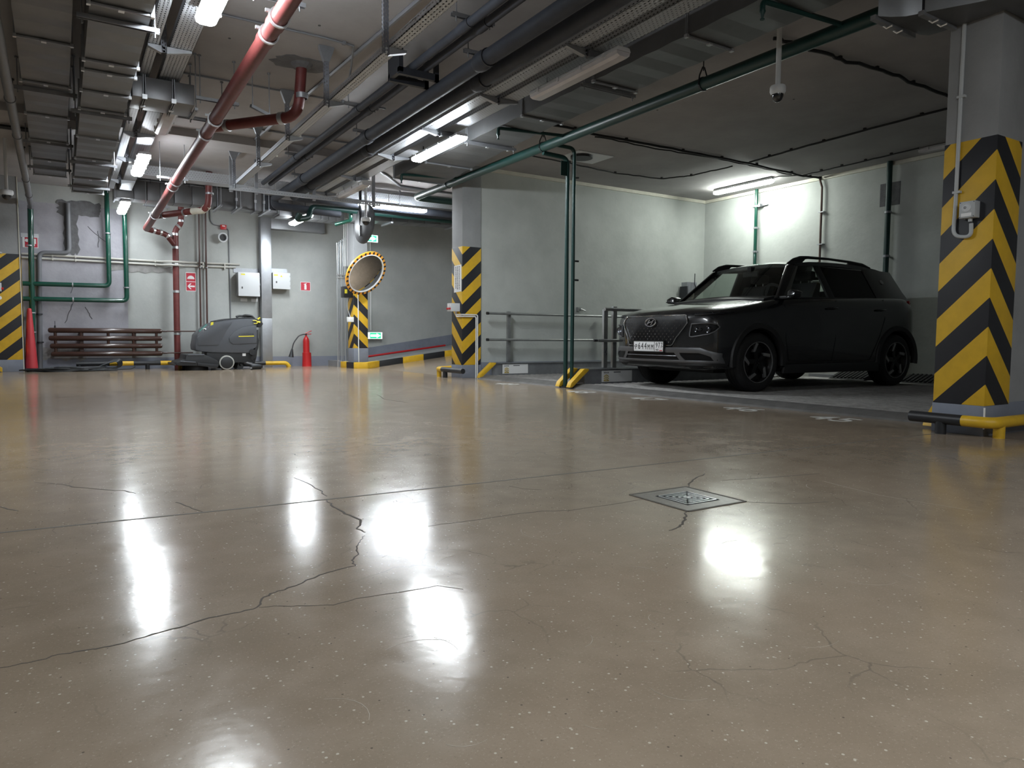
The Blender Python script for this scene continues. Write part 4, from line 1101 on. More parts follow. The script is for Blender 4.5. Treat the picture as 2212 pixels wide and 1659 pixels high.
for i, (lab, dz) in enumerate((('upper cream conduit running along the far wall', 0.035), ('lower cream conduit running along the far wall', -0.030))):
    t = thing('conduit', lab, 'conduit', (1, 15.26, 2.03+dz))
    put('run', MB().tube(fillet([(-.66, 15.27, 2.02+dz), (1.55, 15.27, 2.02+dz), (1.70, 15.04, 2.01+dz), (1.88, 15.04, 2.01+dz), (2.02, 15.27, 2.03+dz), (2.99-.08*i, 15.27, 2.05+dz)], .06, 4), .020, 10), 'cream_conduit', t)
    c = MB()
    for x in (-.2, .15, .62, 1.45, 2.3, 2.7): c.box(x-.012, x+.012, 15.24, 15.3, 2.02+dz-.024, 2.02+dz+.024)
    put('clip', c, 'cream_conduit', t, smooth=False)
# radiator
t = thing('tube_radiator', 'brown radiator of four long stacked tubes under the green pipes', 'radiator', (0.6, 15.05, 0.22))
for z, x0 in ((.715, -.31), (.575, -.305), (.435, -.29), (.29, -.28)):
    put('tube', MB().lathe((x0, 15.08, z), (1, 0, 0), [(.012, 0), (.036, .010), (.047, .035), (.047, 1.52-x0-.035), (.036, 1.52-x0-.01), (.012, 1.52-x0)], 16), 'brown_radiator', t)
for x, zs in ((-.20, (.645, .505, .36)), (.19, (.645,)), (.62, (.645, .505)), (1.03, (.645, .505, .36)), (1.42, (.645, .505, .36))):
    for z in zs: put('link', MB().cyl((x, 15.08, z-.05), (x, 15.08, z+.05), .026, 10), 'brown_radiator', t)
m = MB()
for x in (0.2, 1.05): m.box(x-.03, x+.03, 15.12, 15.3, .28, .72)
put('wall_bracket', m, 'brown_pipe', t, smooth=False)
put('air_vent', MB().cyl((-.20, 15.08, .75), (-.20, 15.08, .80), .014, 8).cyl((-.20, 15.08, .80), (-.20, 15.08, .88), .005, 6), 'black_steel', t)
for z, x1 in ((.715, 2.25), (.30, 2.05)):
    p = put('feed_pipe', MB().tube([(1.5, 15.08, z), (1.6, 15.04, z), (x1, 15.04, z+.005)], .012, 8), 'brown_pipe', t)
    put('valve', MB().cyl((1.53, 15.08, z), (1.60, 15.08, z), .020, 8), 'galv', p)
for lab, x in (('left thin brown riser on the far wall', 2.24), ('right thin brown riser on the far wall', 2.36)):
    t = thing('heating_riser', lab, 'pipe', (x, 15.22, .7))
    put('pipe', MB().tube([(x-.015, 15.23, .4), (x, 15.23, 3.28)], .017, 8), 'brown_pipe', t)
    c = MB(); wall_clamp(c, (x, 15.23, 1.98), .018); put('clamp', c, 'galv', t)
# cabinets and labels
def cabinet(label, x0, x1, z0, z1, y0, hinge_r=True, tags=()):
    t = thing('electrical_box', label, 'cabinet', ((x0+x1)/2, WY, z0))
    put('body', MB().box(x0, x1, y0+.02, WY, z0, z1), 'grey_plastic', t, bevel=0.004)
    d = put('door', MB().box(x0-.003, x1+.003, y0, y0+.018, z0-.003, z1+.003), 'light_plastic', t, bevel=0.004)
    lx = x0+.07 if hinge_r else x1-.07
    put('lock', MB().box(lx-.012, lx+.012, y0-.006, y0, z0+.20*(z1-z0)+.05, z0+.20*(z1-z0)+.09), 'dark_print', d, smooth=False)
    h = MB()
    for f in (.2, .5, .8): h.box(x1-.01, x1+.008, y0-.006, y0+.012, z0+f*(z1-z0)-.015, z0+f*(z1-z0)+.015)
    put('hinge', h, 'grey_plastic', d, smooth=False)
    for kind, tx, tz in tags:
        if kind == 'tag': put('yellow_tag', MB().box(tx-.04, tx+.04, y0-.002, y0, tz-.014, tz+.014), 'lime_yellow', d, smooth=False)
        else: put('warning_triangle', MB().prism([(tx-.024, y0-.002, tz-.02), (tx+.024, y0-.002, tz-.02), (tx, y0-.002, tz+.022)], (0, .002, 0)), 'lime_yellow', d, smooth=False)
    return t
cabinet('pale electrical cabinet left of the galvanised frame, above the scrubber', 2.92, 3.33, 1.44, 1.91, 15.06, True, (('tag', 3.01, 1.87),))
cabinet('smaller white electrical cabinet right of the galvanised frame', 3.60, 3.95, 1.61, 1.94, 15.08, True, (('tag', 3.66, 1.89), ('tri', 3.77, 1.875)))
put('mounting_plate', MB().box(2.87, 3.36, 15.285, 15.3, 1.92, 2.01), 'galv_dull', bpy.data.objects['wall_far'], smooth=False)
put('mounting_plate', MB().box(3.59, 3.94, 15.285, 15.3, 1.95, 2.04), 'galv', bpy.data.objects['wall_far'], smooth=False)
for lab, x in (('left small white label plate below the electrical cabinet', 3.065), ('right small white label plate below the electrical cabinet', 3.275)):
    t = thing('label_plate', lab, 'sign', (x, 15.29, 1.37)); put('plate', MB().box(x-.065, x+.065, 15.292, 15.3, 1.34, 1.40), 'paper', t, smooth=False)
# galvanised cable cover framing the lit wall
t = thing('cable_cover', 'galvanised sheet cover running up the far wall and across to the right', 'cable cover', (3.47, 15.2, 0))
put('upright', MB().box(3.375, 3.575, 15.10, 15.3, 0.0, 1.0), 'galv', t, bevel=0.006)
put('upright', MB().box(3.372, 3.578, 15.097, 15.3, 1.0, 3.05), 'galv', t, bevel=0.006)
put('crosspiece', MB().box(3.578, 4.70, 15.10, 15.3, 2.83, 3.05), 'galv', t, bevel=0.012)
# signs
def flat(name, pts, m, parent, y, th=.002, ):
    return put(name, MB().prism([(x, y, z) for x, z in pts], (0, -th, 0)), m, parent, smooth=False)
def disc_pts(cx, cz, r, a0=0, a1=360, n=18): return [(cx+r*math.cos(math.radians(a0+(a1-a0)*k/n)), cz+r*math.sin(math.radians(a0+(a1-a0)*k/n))) for k in range(n+(1 if a1-a0 < 360 else 0))]
t = thing('fire_sign', 'red and white sign with half-dome symbol above a left arrow', 'sign', (2.075, 15.29, 1.5))
put('board', MB().box(1.98, 2.17, 15.292, 15.3, 1.505, 1.875), 'white_print', t, smooth=False)
b = t.children[0]
flat('red_field', [(1.992, 1.70), (2.158, 1.70), (2.158, 1.862), (1.992, 1.862)], 'red_sign', b, 15.292)
flat('red_field', [(1.992, 1.518), (2.158, 1.518), (2.158, 1.688), (1.992, 1.688)], 'red_sign', b, 15.292)
flat('dome_symbol', disc_pts(2.075, 1.745, .066, 0, 180, 12), 'white_print', b, 15.290)
flat('arrow_symbol', [(2.010, 1.603), (2.06, 1.66), (2.085, 1.66), (2.05, 1.618), (2.145, 1.618), (2.145, 1.588), (2.05, 1.588), (2.085, 1.546), (2.06, 1.546)], 'white_print', b, 15.290)
t = thing('fire_sign', 'small red extinguisher sign on the lit far wall', 'sign', (4.325, 15.29, 1.6))
put('board', MB().box(4.22, 4.43, 15.292, 15.3, 1.605, 1.79), 'white_print', t, smooth=False)
b = t.children[0]
flat('red_field', [(4.228, 1.613), (4.422, 1.613), (4.422, 1.782), (4.228, 1.782)], 'red_sign', b, 15.292)
flat('extinguisher_symbol', [(4.30, 1.63), (4.345, 1.63), (4.345, 1.72), (4.335, 1.738), (4.335, 1.748), (4.352, 1.765), (4.345, 1.77), (4.32, 1.757), (4.295, 1.75), (4.285, 1.735), (4.312, 1.74), (4.30, 1.72)], 'white_print', b, 15.290)
t = thing('fire_sign', 'red sign with white symbols behind the green riser at the left', 'sign', (-0.52, 15.29, 2.2))
put('holder', MB().box(-.66, -.40, 15.285, 15.3, 2.35, 2.42), 'light_plastic', t, smooth=False)
put('board', MB().box(-.64, -.41, 15.29, 15.3, 2.17, 2.37), 'white_print', t, smooth=False)
b = t.children[1]
flat('red_field', [(-.605, 2.18), (-.42, 2.18), (-.42, 2.35), (-.605, 2.35)], 'red_sign', b, 15.29)
flat('ring_symbol', disc_pts(-.575, 2.295, .028), 'white_print', b, 15.288)
flat('ladder_symbol', [(-.475, 2.20), (-.46, 2.20), (-.46, 2.24), (-.44, 2.24), (-.44, 2.33), (-.50, 2.33), (-.50, 2.25), (-.475, 2.25)], 'white_print', b, 15.288)
# alarm siren and its box
t = thing('alarm_box', 'small red alarm box on the far wall above the round siren', 'alarm', (2.69, 15.25, 2.76))
put('body', MB().box(2.635, 2.745, 15.22, 15.3, 2.755, 2.845), 'red_paint', t, bevel=.006)
put('label', MB().box(2.66, 2.715, 15.217, 15.22, 2.81, 2.83), 'white_print', t, smooth=False)
t = thing('siren_horn', 'round pale siren horn with dark mouth on the far wall', 'siren', (2.68, 15.2, 2.6))
put('horn', MB().lathe((2.68, 15.3, 2.60), (-.12, -1, -.10), [(.06, 0), (.075, .06), (.085, .14), (.092, .17), (.072, .172), (.06, .10)], 24), 'light_plastic', t)
put('mouth', MB().lathe((2.68, 15.3, 2.60), (-.12, -1, -.10), [(.062, .095), (.062, .105), (.01, .105)], 20), 'dark_print', t)
t = thing('conduit', 'thin grey conduit past the siren down the far wall', 'conduit', (2.8, 15.28, 1.6))
put('run', MB().tube(fillet([(2.45, 15.285, 3.28), (2.45, 15.285, 2.92), (2.50, 15.285, 2.84), (2.63, 15.285, 2.82)], .05, 4), .010, 8), 'grey_pipe', t)
put('run', MB().tube(fillet([(2.74, 15.285, 2.80), (2.79, 15.285, 2.76), (2.80, 15.285, .95)], .05, 4), .010, 8), 'grey_pipe', t)
# extinguisher
t = thing('fire_extinguisher', 'red fire extinguisher with black hose standing in a red base by the far wall', 'extinguisher', (4.275, 15.12, 0))
put('stand', MB().lathe((4.28, 15.1, 0), (0, 0, 1), [(.098, 0), (.094, .05), (.090, .29), (.078, .292)], 22), 'red_paint', t)
put('cylinder', MB().lathe((4.27, 15.1, .02), (0, 0, 1), [(.066, 0), (.068, .50), (.060, .555), (.035, .60), (.022, .615), (.022, .64)], 22), 'red_paint', t)
v = put('valve', MB().cyl((4.27, 15.1, .65), (4.27, 15.1, .69), .02, 10).tube([(4.20, 15.1, .675), (4.27, 15.1, .68)], .012, 8), 'black_plastic', t)
put('handle', MB().tube([(4.25, 15.1, .69), (4.34, 15.1, .735), (4.385, 15.1, .75)], .010, 6).tube([(4.27, 15.1, .68), (4.38, 15.1, .685)], .009, 6), 'red_paint', v)
put('hose', MB().tube(fillet([(4.21, 15.1, .675), (4.12, 15.1, .65), (4.0, 15.08, .50), (3.965, 15.07, .36)], .2, 6), .012, 8), 'black_plastic', t)
put('nozzle', MB().cyl((3.966, 15.07, .37), (3.94, 15.06, .20), .018, 12, .055), 'black_plastic', t)
# traffic cone and its base
t = thing('traffic_cone', 'tall faded red cone wedged between the left column and the green riser', 'cone', (-0.60, 15.03, 0))
put('base', MB().box(-.662, -.47, 14.92, 15.075, 0, .05), 'black_rubber', t, bevel=.006)
n = 8
put('cone', MB().lathe((-.567, 15.0, .05), (0, 0, 1), [(.098, 0), (.096, .05), (.038, .98), (.032, 1.03), (.018, 1.045)], n), 'red_cone', t, angle=50)
# coiled hose on the floor
t = thing('hose_coil', 'black hose coiled loosely on the floor by the radiator', 'hose', (0.1, 14.62, 0))
rc = random.Random(21)
for k in range(9):
    cx, cy, rx, ry = -.05+rc.uniform(-.16, .25), 14.62+rc.uniform(-.07, .07), rc.uniform(.36, .62), rc.uniform(.13, .25)
    ph = rc.uniform(0, 6.3)
    put('loop', MB().tube([(cx+rx*math.cos(a), cy+ry*math.sin(a), .016+.012*(k % 5)+.010*math.sin(2*a+ph)) for a in [2*PI*q/26 for q in range(27)]], .012, 6), 'hose', t)
for k in range(6):
    y = 14.70+.02*k
    put('loop', MB().tube(fillet([(.30+.05*k, y-.1, .02+.01*k), (.58+.02*k, y-.02, .13+.015*k), (.74+.015*k, y, .17+.006*k), (.76+.012*k, y+.03, .06), (.5, y+.06, .02)], .12, 5), .011, 6), 'hose', t)
put('tail', MB().tube([(.2, 14.55, .015), (.6, 14.52, .015), (.95, 14.60, .03), (1.02, 14.72, .06)], .011, 6), 'hose', t)
put('tail', MB().tube([(-.1, 14.48, .013), (.4, 14.44, .013), (.72, 14.46, .013)], .011, 6), 'hose', t)
# low tubular barriers
def barrier(label, path, cols, feet, r=.042, caps=None):
    t = thing('tube_barrier', label, 'barrier', tuple(path[0][:2])+(0,))
    for pts, m in cols: put('tube', MB().tube(pts, r, 14), m, t)
    for (x, y, z, m) in feet: put('foot', MB().cyl((x, y, 0), (x, y, z), r*.92, 12), m, t)
    return t
yb = 14.9; zb = .115
seg = [(.10, .62, 'black_paint'), (.62, 1.01, 'yellow_paint'), (1.01, 1.46, 'black_paint'), (1.46, 1.86, 'yellow_paint')]
barrier('black and yellow tube barrier low on the far wall under the radiator', [(.1, yb, 0)], [([(a, yb, zb), (b, yb, zb)], m) for a, b, m in seg], [(.15, yb, zb, 'black_paint'), (1.24, yb, zb, 'black_paint'), (1.80, yb, zb, 'yellow_paint')])
barrier('tube barrier with yellow bent end behind the scrubber, near the extinguisher', [(2.6, yb, 0)], [([(2.5, yb, zb-.03), (3.38, yb, zb-.03)], 'black_paint'), (fillet([(3.38, yb, zb-.03), (3.80, yb, zb-.03), (3.86, yb, 0)], .09, 6), 'yellow_paint')], [(3.28, yb, zb-.03, 'black_paint'), (2.55, yb, zb-.03, 'black_paint')])
barrier('black and yellow tube barrier around the right striped column', [(5.1, 2.7, 0)], [([(5.115, 2.79, .105), (5.115, 2.44, .105)], 'black_paint'), (fillet([(5.115, 2.44, .105), (5.115, 2.26, .105), (6.1, 2.26, .105)], .11, 6), 'yellow_paint')], [(5.115, 2.58, .09, 'black_paint'), (5.23, 2.265, .09, 'yellow_paint'), (6.0, 2.26, .09, 'yellow_paint')], .038)
barrier('black and yellow tube barrier around the middle striped column', [(5.06, 9.6, 0)], [([(5.06, 9.52, .125), (5.06, 10.22, .125)], 'black_paint'), (fillet([(5.06, 10.22, .125), (5.06, 10.42, .125), (5.9, 10.42, .145)], .11, 6), 'yellow_paint')], [(5.06, 10.12, .11, 'black_paint'), (5.07, 10.36, .11, 'yellow_paint')], .040)
# end of a yellow guide rail at the left column
t = thing('platform_side_plate', 'end of a yellow guide plate at the left edge by the wide column', 'side plate', (-1.08, 14.7, 0))
put('yellow_nose', MB().prism([(-1.20, 14.68, .30), (-1.02, 14.68, .11), (-.965, 14.68, .075), (-.965, 14.68, .0), (-1.02, 14.68, .03), (-1.20, 14.68, .22)], (0, .06, 0)), 'yellow_paint', t, bevel=.004)

# ------------------------------------------------------------------ fittings on the columns
t = thing('alarm_box', 'grey alarm box with round sounder on the right striped column', 'alarm', (5.19, 2.49, 1.46))
put('body', MB().box(5.150, 5.218, 2.445, 2.545, 1.470, 1.580), 'grey_plastic', t, bevel=.004)
m = t.children[0]
put('sounder', MB().lathe((5.150, 2.497, 1.538), (-1, 0, 0), [(.029, 0), (.029, .004), (.026, .006), (.022, .003), (.012, .007)], 20), 'light_plastic', m)
hh = MB()
for k in range(7):
    a = 2*PI*k/6; q = 0 if k == 6 else .007
    hh.cyl((5.141, 2.504+q*math.cos(a), 1.538+q*math.sin(a)), (5.144, 2.504+q*math.cos(a), 1.538+q*math.sin(a)), .0024, 6)
put('sound_hole', hh, 'dark_print', m)
put('label', MB().box(5.148, 5.150, 2.465, 2.530, 1.480, 1.502), 'white_print', m, smooth=False)
sc = MB()
for yy in (2.452, 2.538):
    for zz in (1.477, 1.573): sc.cyl((5.147, yy, zz), (5.151, yy, zz), .003, 8)
put('screw', sc, 'dark_print', m)
put('gland', MB().cyl((5.185, 2.487, 1.472), (5.185, 2.487, 1.446), .013, 10).cyl((5.185, 2.522, 1.472), (5.185, 2.522, 1.465), .005, 8), 'grey_plastic', m)
t = thing('conduit', 'grey conduit down the right column with a U-bend at the alarm box', 'conduit', (5.2, 2.6, 1.4))
put('run', MB().tube(fillet([(5.203, 2.59, CEIL), (5.203, 2.595, 1.55), (5.198, 2.60, 1.36), (5.195, 2.48, 1.345), (5.190, 2.482, 1.435)], .075, 8), .0125, 12), 'grey_plastic', t)
put('wire', MB().tube([(5.190, 2.482, 1.43), (5.186, 2.486, 1.45)], .004, 6), 'dark_print', t)
for z in (2.3, 1.66): put('clip', MB().box(5.19, 5.22, 2.565, 2.615, z-.008, z+.008), 'grey_plastic', t, smooth=False)
t = thing('control_box', 'grey control box with two dark red knobs on the middle striped column', 'control box', (5.14, 9.97, 1.05))
put('body', MB().box(5.06, 5.217, 9.92, 10.05, 1.045, 1.17), 'light_plastic', t, bevel=.004)
for y in (9.945, 10.02): put('knob', MB().cyl((5.06, y, 1.085), (5.035, y, 1.085), .016, 12), 'red_paint', t)
put('label', MB().box(5.058, 5.06, 9.93, 9.96, 1.12, 1.16).box(5.058, 5.06, 10.0, 10.035, 1.12, 1.16), 'white_print', t, smooth=False)
t = thing('conduit', 'twin white conduits from the control box down the middle column', 'conduit', (5.4, 9.83, 0))
for dx, dz in ((0, 0), (.028, .028)):
    put('run', MB().tube(fillet([(5.195, 10.0+dx, 1.05), (5.195, 10.0+dx, .965+dz), (5.195, 9.825, .965+dz), (5.452+dx, 9.825, .965+dz), (5.452+dx, 9.825, 0.0)], .03, 4), .010, 8), 'white_plastic', t)
t = thing('paper_notice', 'white paper notice with sideways lettering on the middle column', 'notice', (5.21, 9.98, 1.55))
put('sheet', MB().prism([(5.213, 9.865, 1.355), (5.213, 10.115, 1.345), (5.213, 10.11, 1.765), (5.213, 9.87, 1.77)], (.002, 0, 0)), 'paper', t, smooth=False)
rr = random.Random(9)
for row, (yy, hgt) in enumerate(((10.055, .030), (9.995, .030), (9.935, .026))):
    z = 1.745; w = MB()
    while z > 1.40:
        l = rr.uniform(.012, .03)
        w.box(5.2105, 5.2125, yy-hgt*.5, yy+hgt*.5*rr.uniform(.5, 1), z-l*.55, z); z -= l
    put('lettering', w, 'dark_print', t.children[0], smooth=False)
# left column fittings
t = thing('control_box', 'pale control box with a red knob on the left column', 'control box', (-1.0, 14.76, 1.38))
put('body', MB().box(-1.12, -.935, 14.70, 14.797, 1.36, 1.50), 'light_plastic', t, bevel=.004)
put('knob', MB().cyl((-.935, 14.74, 1.405), (-.905, 14.74, 1.405), .02, 12), 'red_paint', t)
t = thing('wall_bracket', 'small white bracket at the top of the left column stripes', 'bracket', (-.98, 14.78, 1.93))
put('plate', MB().box(-1.06, -.955, 14.77, 14.797, 1.92, 2.02), 'light_plastic', t, bevel=.004)
put('lamp_knob', MB().cyl((-.955, 14.78, 2.01), (-.91, 14.78, 2.0), .016, 10), 'light_plastic', t)
t = thing('control_box', 'small white knob below the control box on the left column', 'control box', (-.98, 14.77, 1.24))
put('body', MB().cyl((-.99, 14.797, 1.25), (-.96, 14.74, 1.25), .03, 12), 'light_plastic', t)
# ramp corner: conduit bundle, boxes, conduits
t = thing('conduit_bundle', 'bundle of galvanised conduits climbing the wall corner by the ramp', 'conduit', (5.0, 14.6, 0))
for k in range(6):
    x = 4.80 + .042*k
    put('run', MB().tube([(x+rr.uniform(-.006, .006), 14.62+.012*(k % 2), z) for z in (0.0, .5, 1.1, 1.6, 2.1, 2.58+.03*k)], .013, 8), 'galv' if k % 2 else 'zinc_bright', t)
for z in (1.86, 1.92): put('strap', MB().box(4.78, 5.04, 14.595, 14.612, z-.01, z+.01), 'zinc_bright', t, smooth=False)
put('strap', MB().beam((4.79, 14.6, 2.56), (5.04, 14.6, 2.70), .012, .012), 'zinc_bright', t, smooth=False)
for k in range(3):
    x = 4.93+.035*k
    put('riser', MB().cyl((x, 14.56, 2.1), (x, 14.56, 3.1), .012, 8), 'white_plastic', t)
t = thing('control_box', 'black box with yellow face left of the ramp column', 'control box', (4.84, 14.0, 1.42))
put('body', MB().box(4.70, 4.895, 13.92, 14.10, 1.42, 1.64), 'black_plastic', t, bevel=.005)
put('face', MB().box(4.72, 4.77, 13.915, 13.922, 1.50, 1.58), 'lime_yellow', t, smooth=False)
put('wire', MB().tube(fillet([(4.80, 13.95, 1.42), (4.77, 13.95, 1.25), (4.83, 13.95, 1.05), (4.86, 13.95, .98)], .06, 4), .008, 6), 'grey_plastic', t)
t = thing('junction_box', 'small white junction box on the left face of the ramp column', 'junction box', (4.85, 13.95, .9))
put('body', MB().box(4.78, 4.90, 13.90, 14.0, .93, 1.03), 'white_plastic', t, bevel=.006)
t = thing('conduit', 'thin white conduit down the front of the ramp column', 'conduit', (4.98, 13.88, .1))
put('run', MB().tube([(4.985, 13.885, 1.6), (4.985, 13.885, .75), (4.99, 13.885, .12)], .010, 8), 'white_plastic', t)
t = thing('conduit', 'thin white conduit feeding the green exit signs on the ramp wall', 'conduit', (5.75, 15.28, .8))
put('run', MB().tube([(5.78, 15.285, 3.28), (5.78, 15.285, .78)], .012, 8), 'white_plastic', t)
def exit_sign(label, x0, x1, y, z0, z1, s):
    t = thing('exit_sign', label, 'exit sign', ((x0+x1)/2, y, z0))
    put('case', MB().box(x0, x1, y, y+.05, z0, z1), 'white_plastic', t, bevel=.006)
    f = put('panel', MB().box(x0+.006, x1-.006, y-.004, y, z0+.008, z1-.008), 'exit_white', t, smooth=False)
    w, h = x1-x0, z1-z0; zc = (z0+z1)/2; yy = y-.004
    def q(n, pts, m, d): put(n, MB().prism([(x0+a*w, yy-d, z0+b*h) for a, b in pts], (0, .002, 0)), m, f, smooth=False)
    q('green_field', [(.20, .10), (.90, .10), (.90, .90), (.20, .90)], 'exit_green', .002)
    q('arrow', [(.24, .34), (.62, .34), (.62, .16), (.88, .5), (.62, .84), (.62, .66), (.24, .66)], 'exit_white', .004)
exit_sign('lit green exit sign with right arrow low on the ramp wall', 5.65, 6.02, 15.2, .58, .74, 1)
exit_sign('lit green exit sign high beside the ramp, behind the hanging mirror', 5.05, 5.39, 13.82, 2.54, 2.69, 1)
put('bracket', MB().box(5.1, 5.19, 13.85, 13.92, 2.58, 2.64), 'white_plastic', [o for o in bpy.data.objects if o.name.startswith('exit_sign')][-1], smooth=False)
# mirrors
def traffic_mirror():
    c = Vector((4.98, 13.42, 1.875)); n = Vector((.31, -.80, -.50)).normalized(); R = .465
    t = thing('traffic_mirror', 'round convex traffic mirror with orange and black rim at the ramp', 'mirror', c)
    sph = []
    for k in range(9):
        a = k/8; r = R*.86*a
        sph.append((r, .055*(1-a*a)+.006))
    put('mirror_face', MB().lathe(c, n, sph[::-1], 40), 'mirror', t, angle=80)
    put('backing', MB().lathe(c, n, [(R*.99, -.03), (R*.99, 0), (R*.4, -.10), (R*.4, -.04)], 36), 'mirror_back', t)
    rim = put('rim', MB().ring(c, n, R*.86, R, .03, 48), 'orange_rim', t)
    put('inner_rim', MB().ring(c+n*.012, n, R*.845, R*.885, .02, 48), 'white_plastic', t)
    a = n.cross(Vector((0, 0, 1))).normalized(); b = a.cross(n)
    for k in range(28):
        th0 = 2*PI*k/28
        d = a*math.cos(th0)+b*math.sin(th0); tg = -a*math.sin(th0)+b*math.cos(th0)
        p = c + n*.0155 + d*R*.945
        put('black_mark', MB().prism([p-d*.024-tg*.019, p+d*.024-tg*.019, p+d*.024+tg*.019, p-d*.024+tg*.019], n*.003), 'black_paint', rim, smooth=False)
    put('arm', MB().tube([c-n*.03, c-n*.20+Vector((.02, 0, 0)), (5.05, 13.9, 1.98)], .022, 8), 'galv', t)
traffic_mirror()
c = Vector((4.43, 12.0, 2.60)); n = Vector((.965, .12, -.08)).normalized()
t = thing('traffic_mirror', 'dark round mirror seen from behind, hanging beside the dome camera', 'mirror', c)
put('backing', MB().lathe(c, n, [(.04, -.085), (.20, -.07), (.335, -.02), (.345, 0), (.345, .02), (.32, .022)], 36), 'mirror_back', t, angle=60)
put('mirror_face', MB().lathe(c, n, [(.33, .022), (.25, .05), (.1, .07), (.01, .073)], 30), 'mirror', t)
put('post', MB().cyl((4.36, 12.0, 2.45), (4.36, 12.0, CEIL), .024, 10), 'black_steel', t)
put('bolt', MB().cyl((4.37, 11.93, 2.50), (4.35, 11.92, 2.50), .018, 8).box(4.33, 4.38, 11.95, 12.0, 2.38, 2.56), 'mirror_back', t)
# green branch bends near the duct
t = thing('sprinkler_pipe', 'dark green pipe bend in front of the far lamp', 'pipe', (3.6, 12.4, 2.7))
put('pipe', MB().tube(fillet([(6.5, 12.72, 2.93), (3.66, 12.55, 2.90), (3.62, 12.50, 2.70), (3.36, 12.35, 2.62), (3.40, 12.3, 2.72)], .12, 6), .05, 14), 'dark_green_pipe', t)
t = thing('sprinkler_pipe', 'short green pipe stub beside the hanging mirror', 'pipe', (4.35, 12.9, 2.7))
put('pipe', MB().tube(fillet([(4.45, 12.75, 2.92), (4.45, 12.75, 2.76), (4.25, 13.0, 2.70)], .05, 4), .034, 12), 'green_pipe', t)
t = thing('insulated_pipe', 'dark pipe along the ramp ceiling behind the long lamp', 'pipe', (6, 12.8, 3.0))
put('pipe', MB().tube([(4.7, 12.62, 2.97), (9.5, 12.62, 3.05)], .07, 12), 'rubber_foam', t)

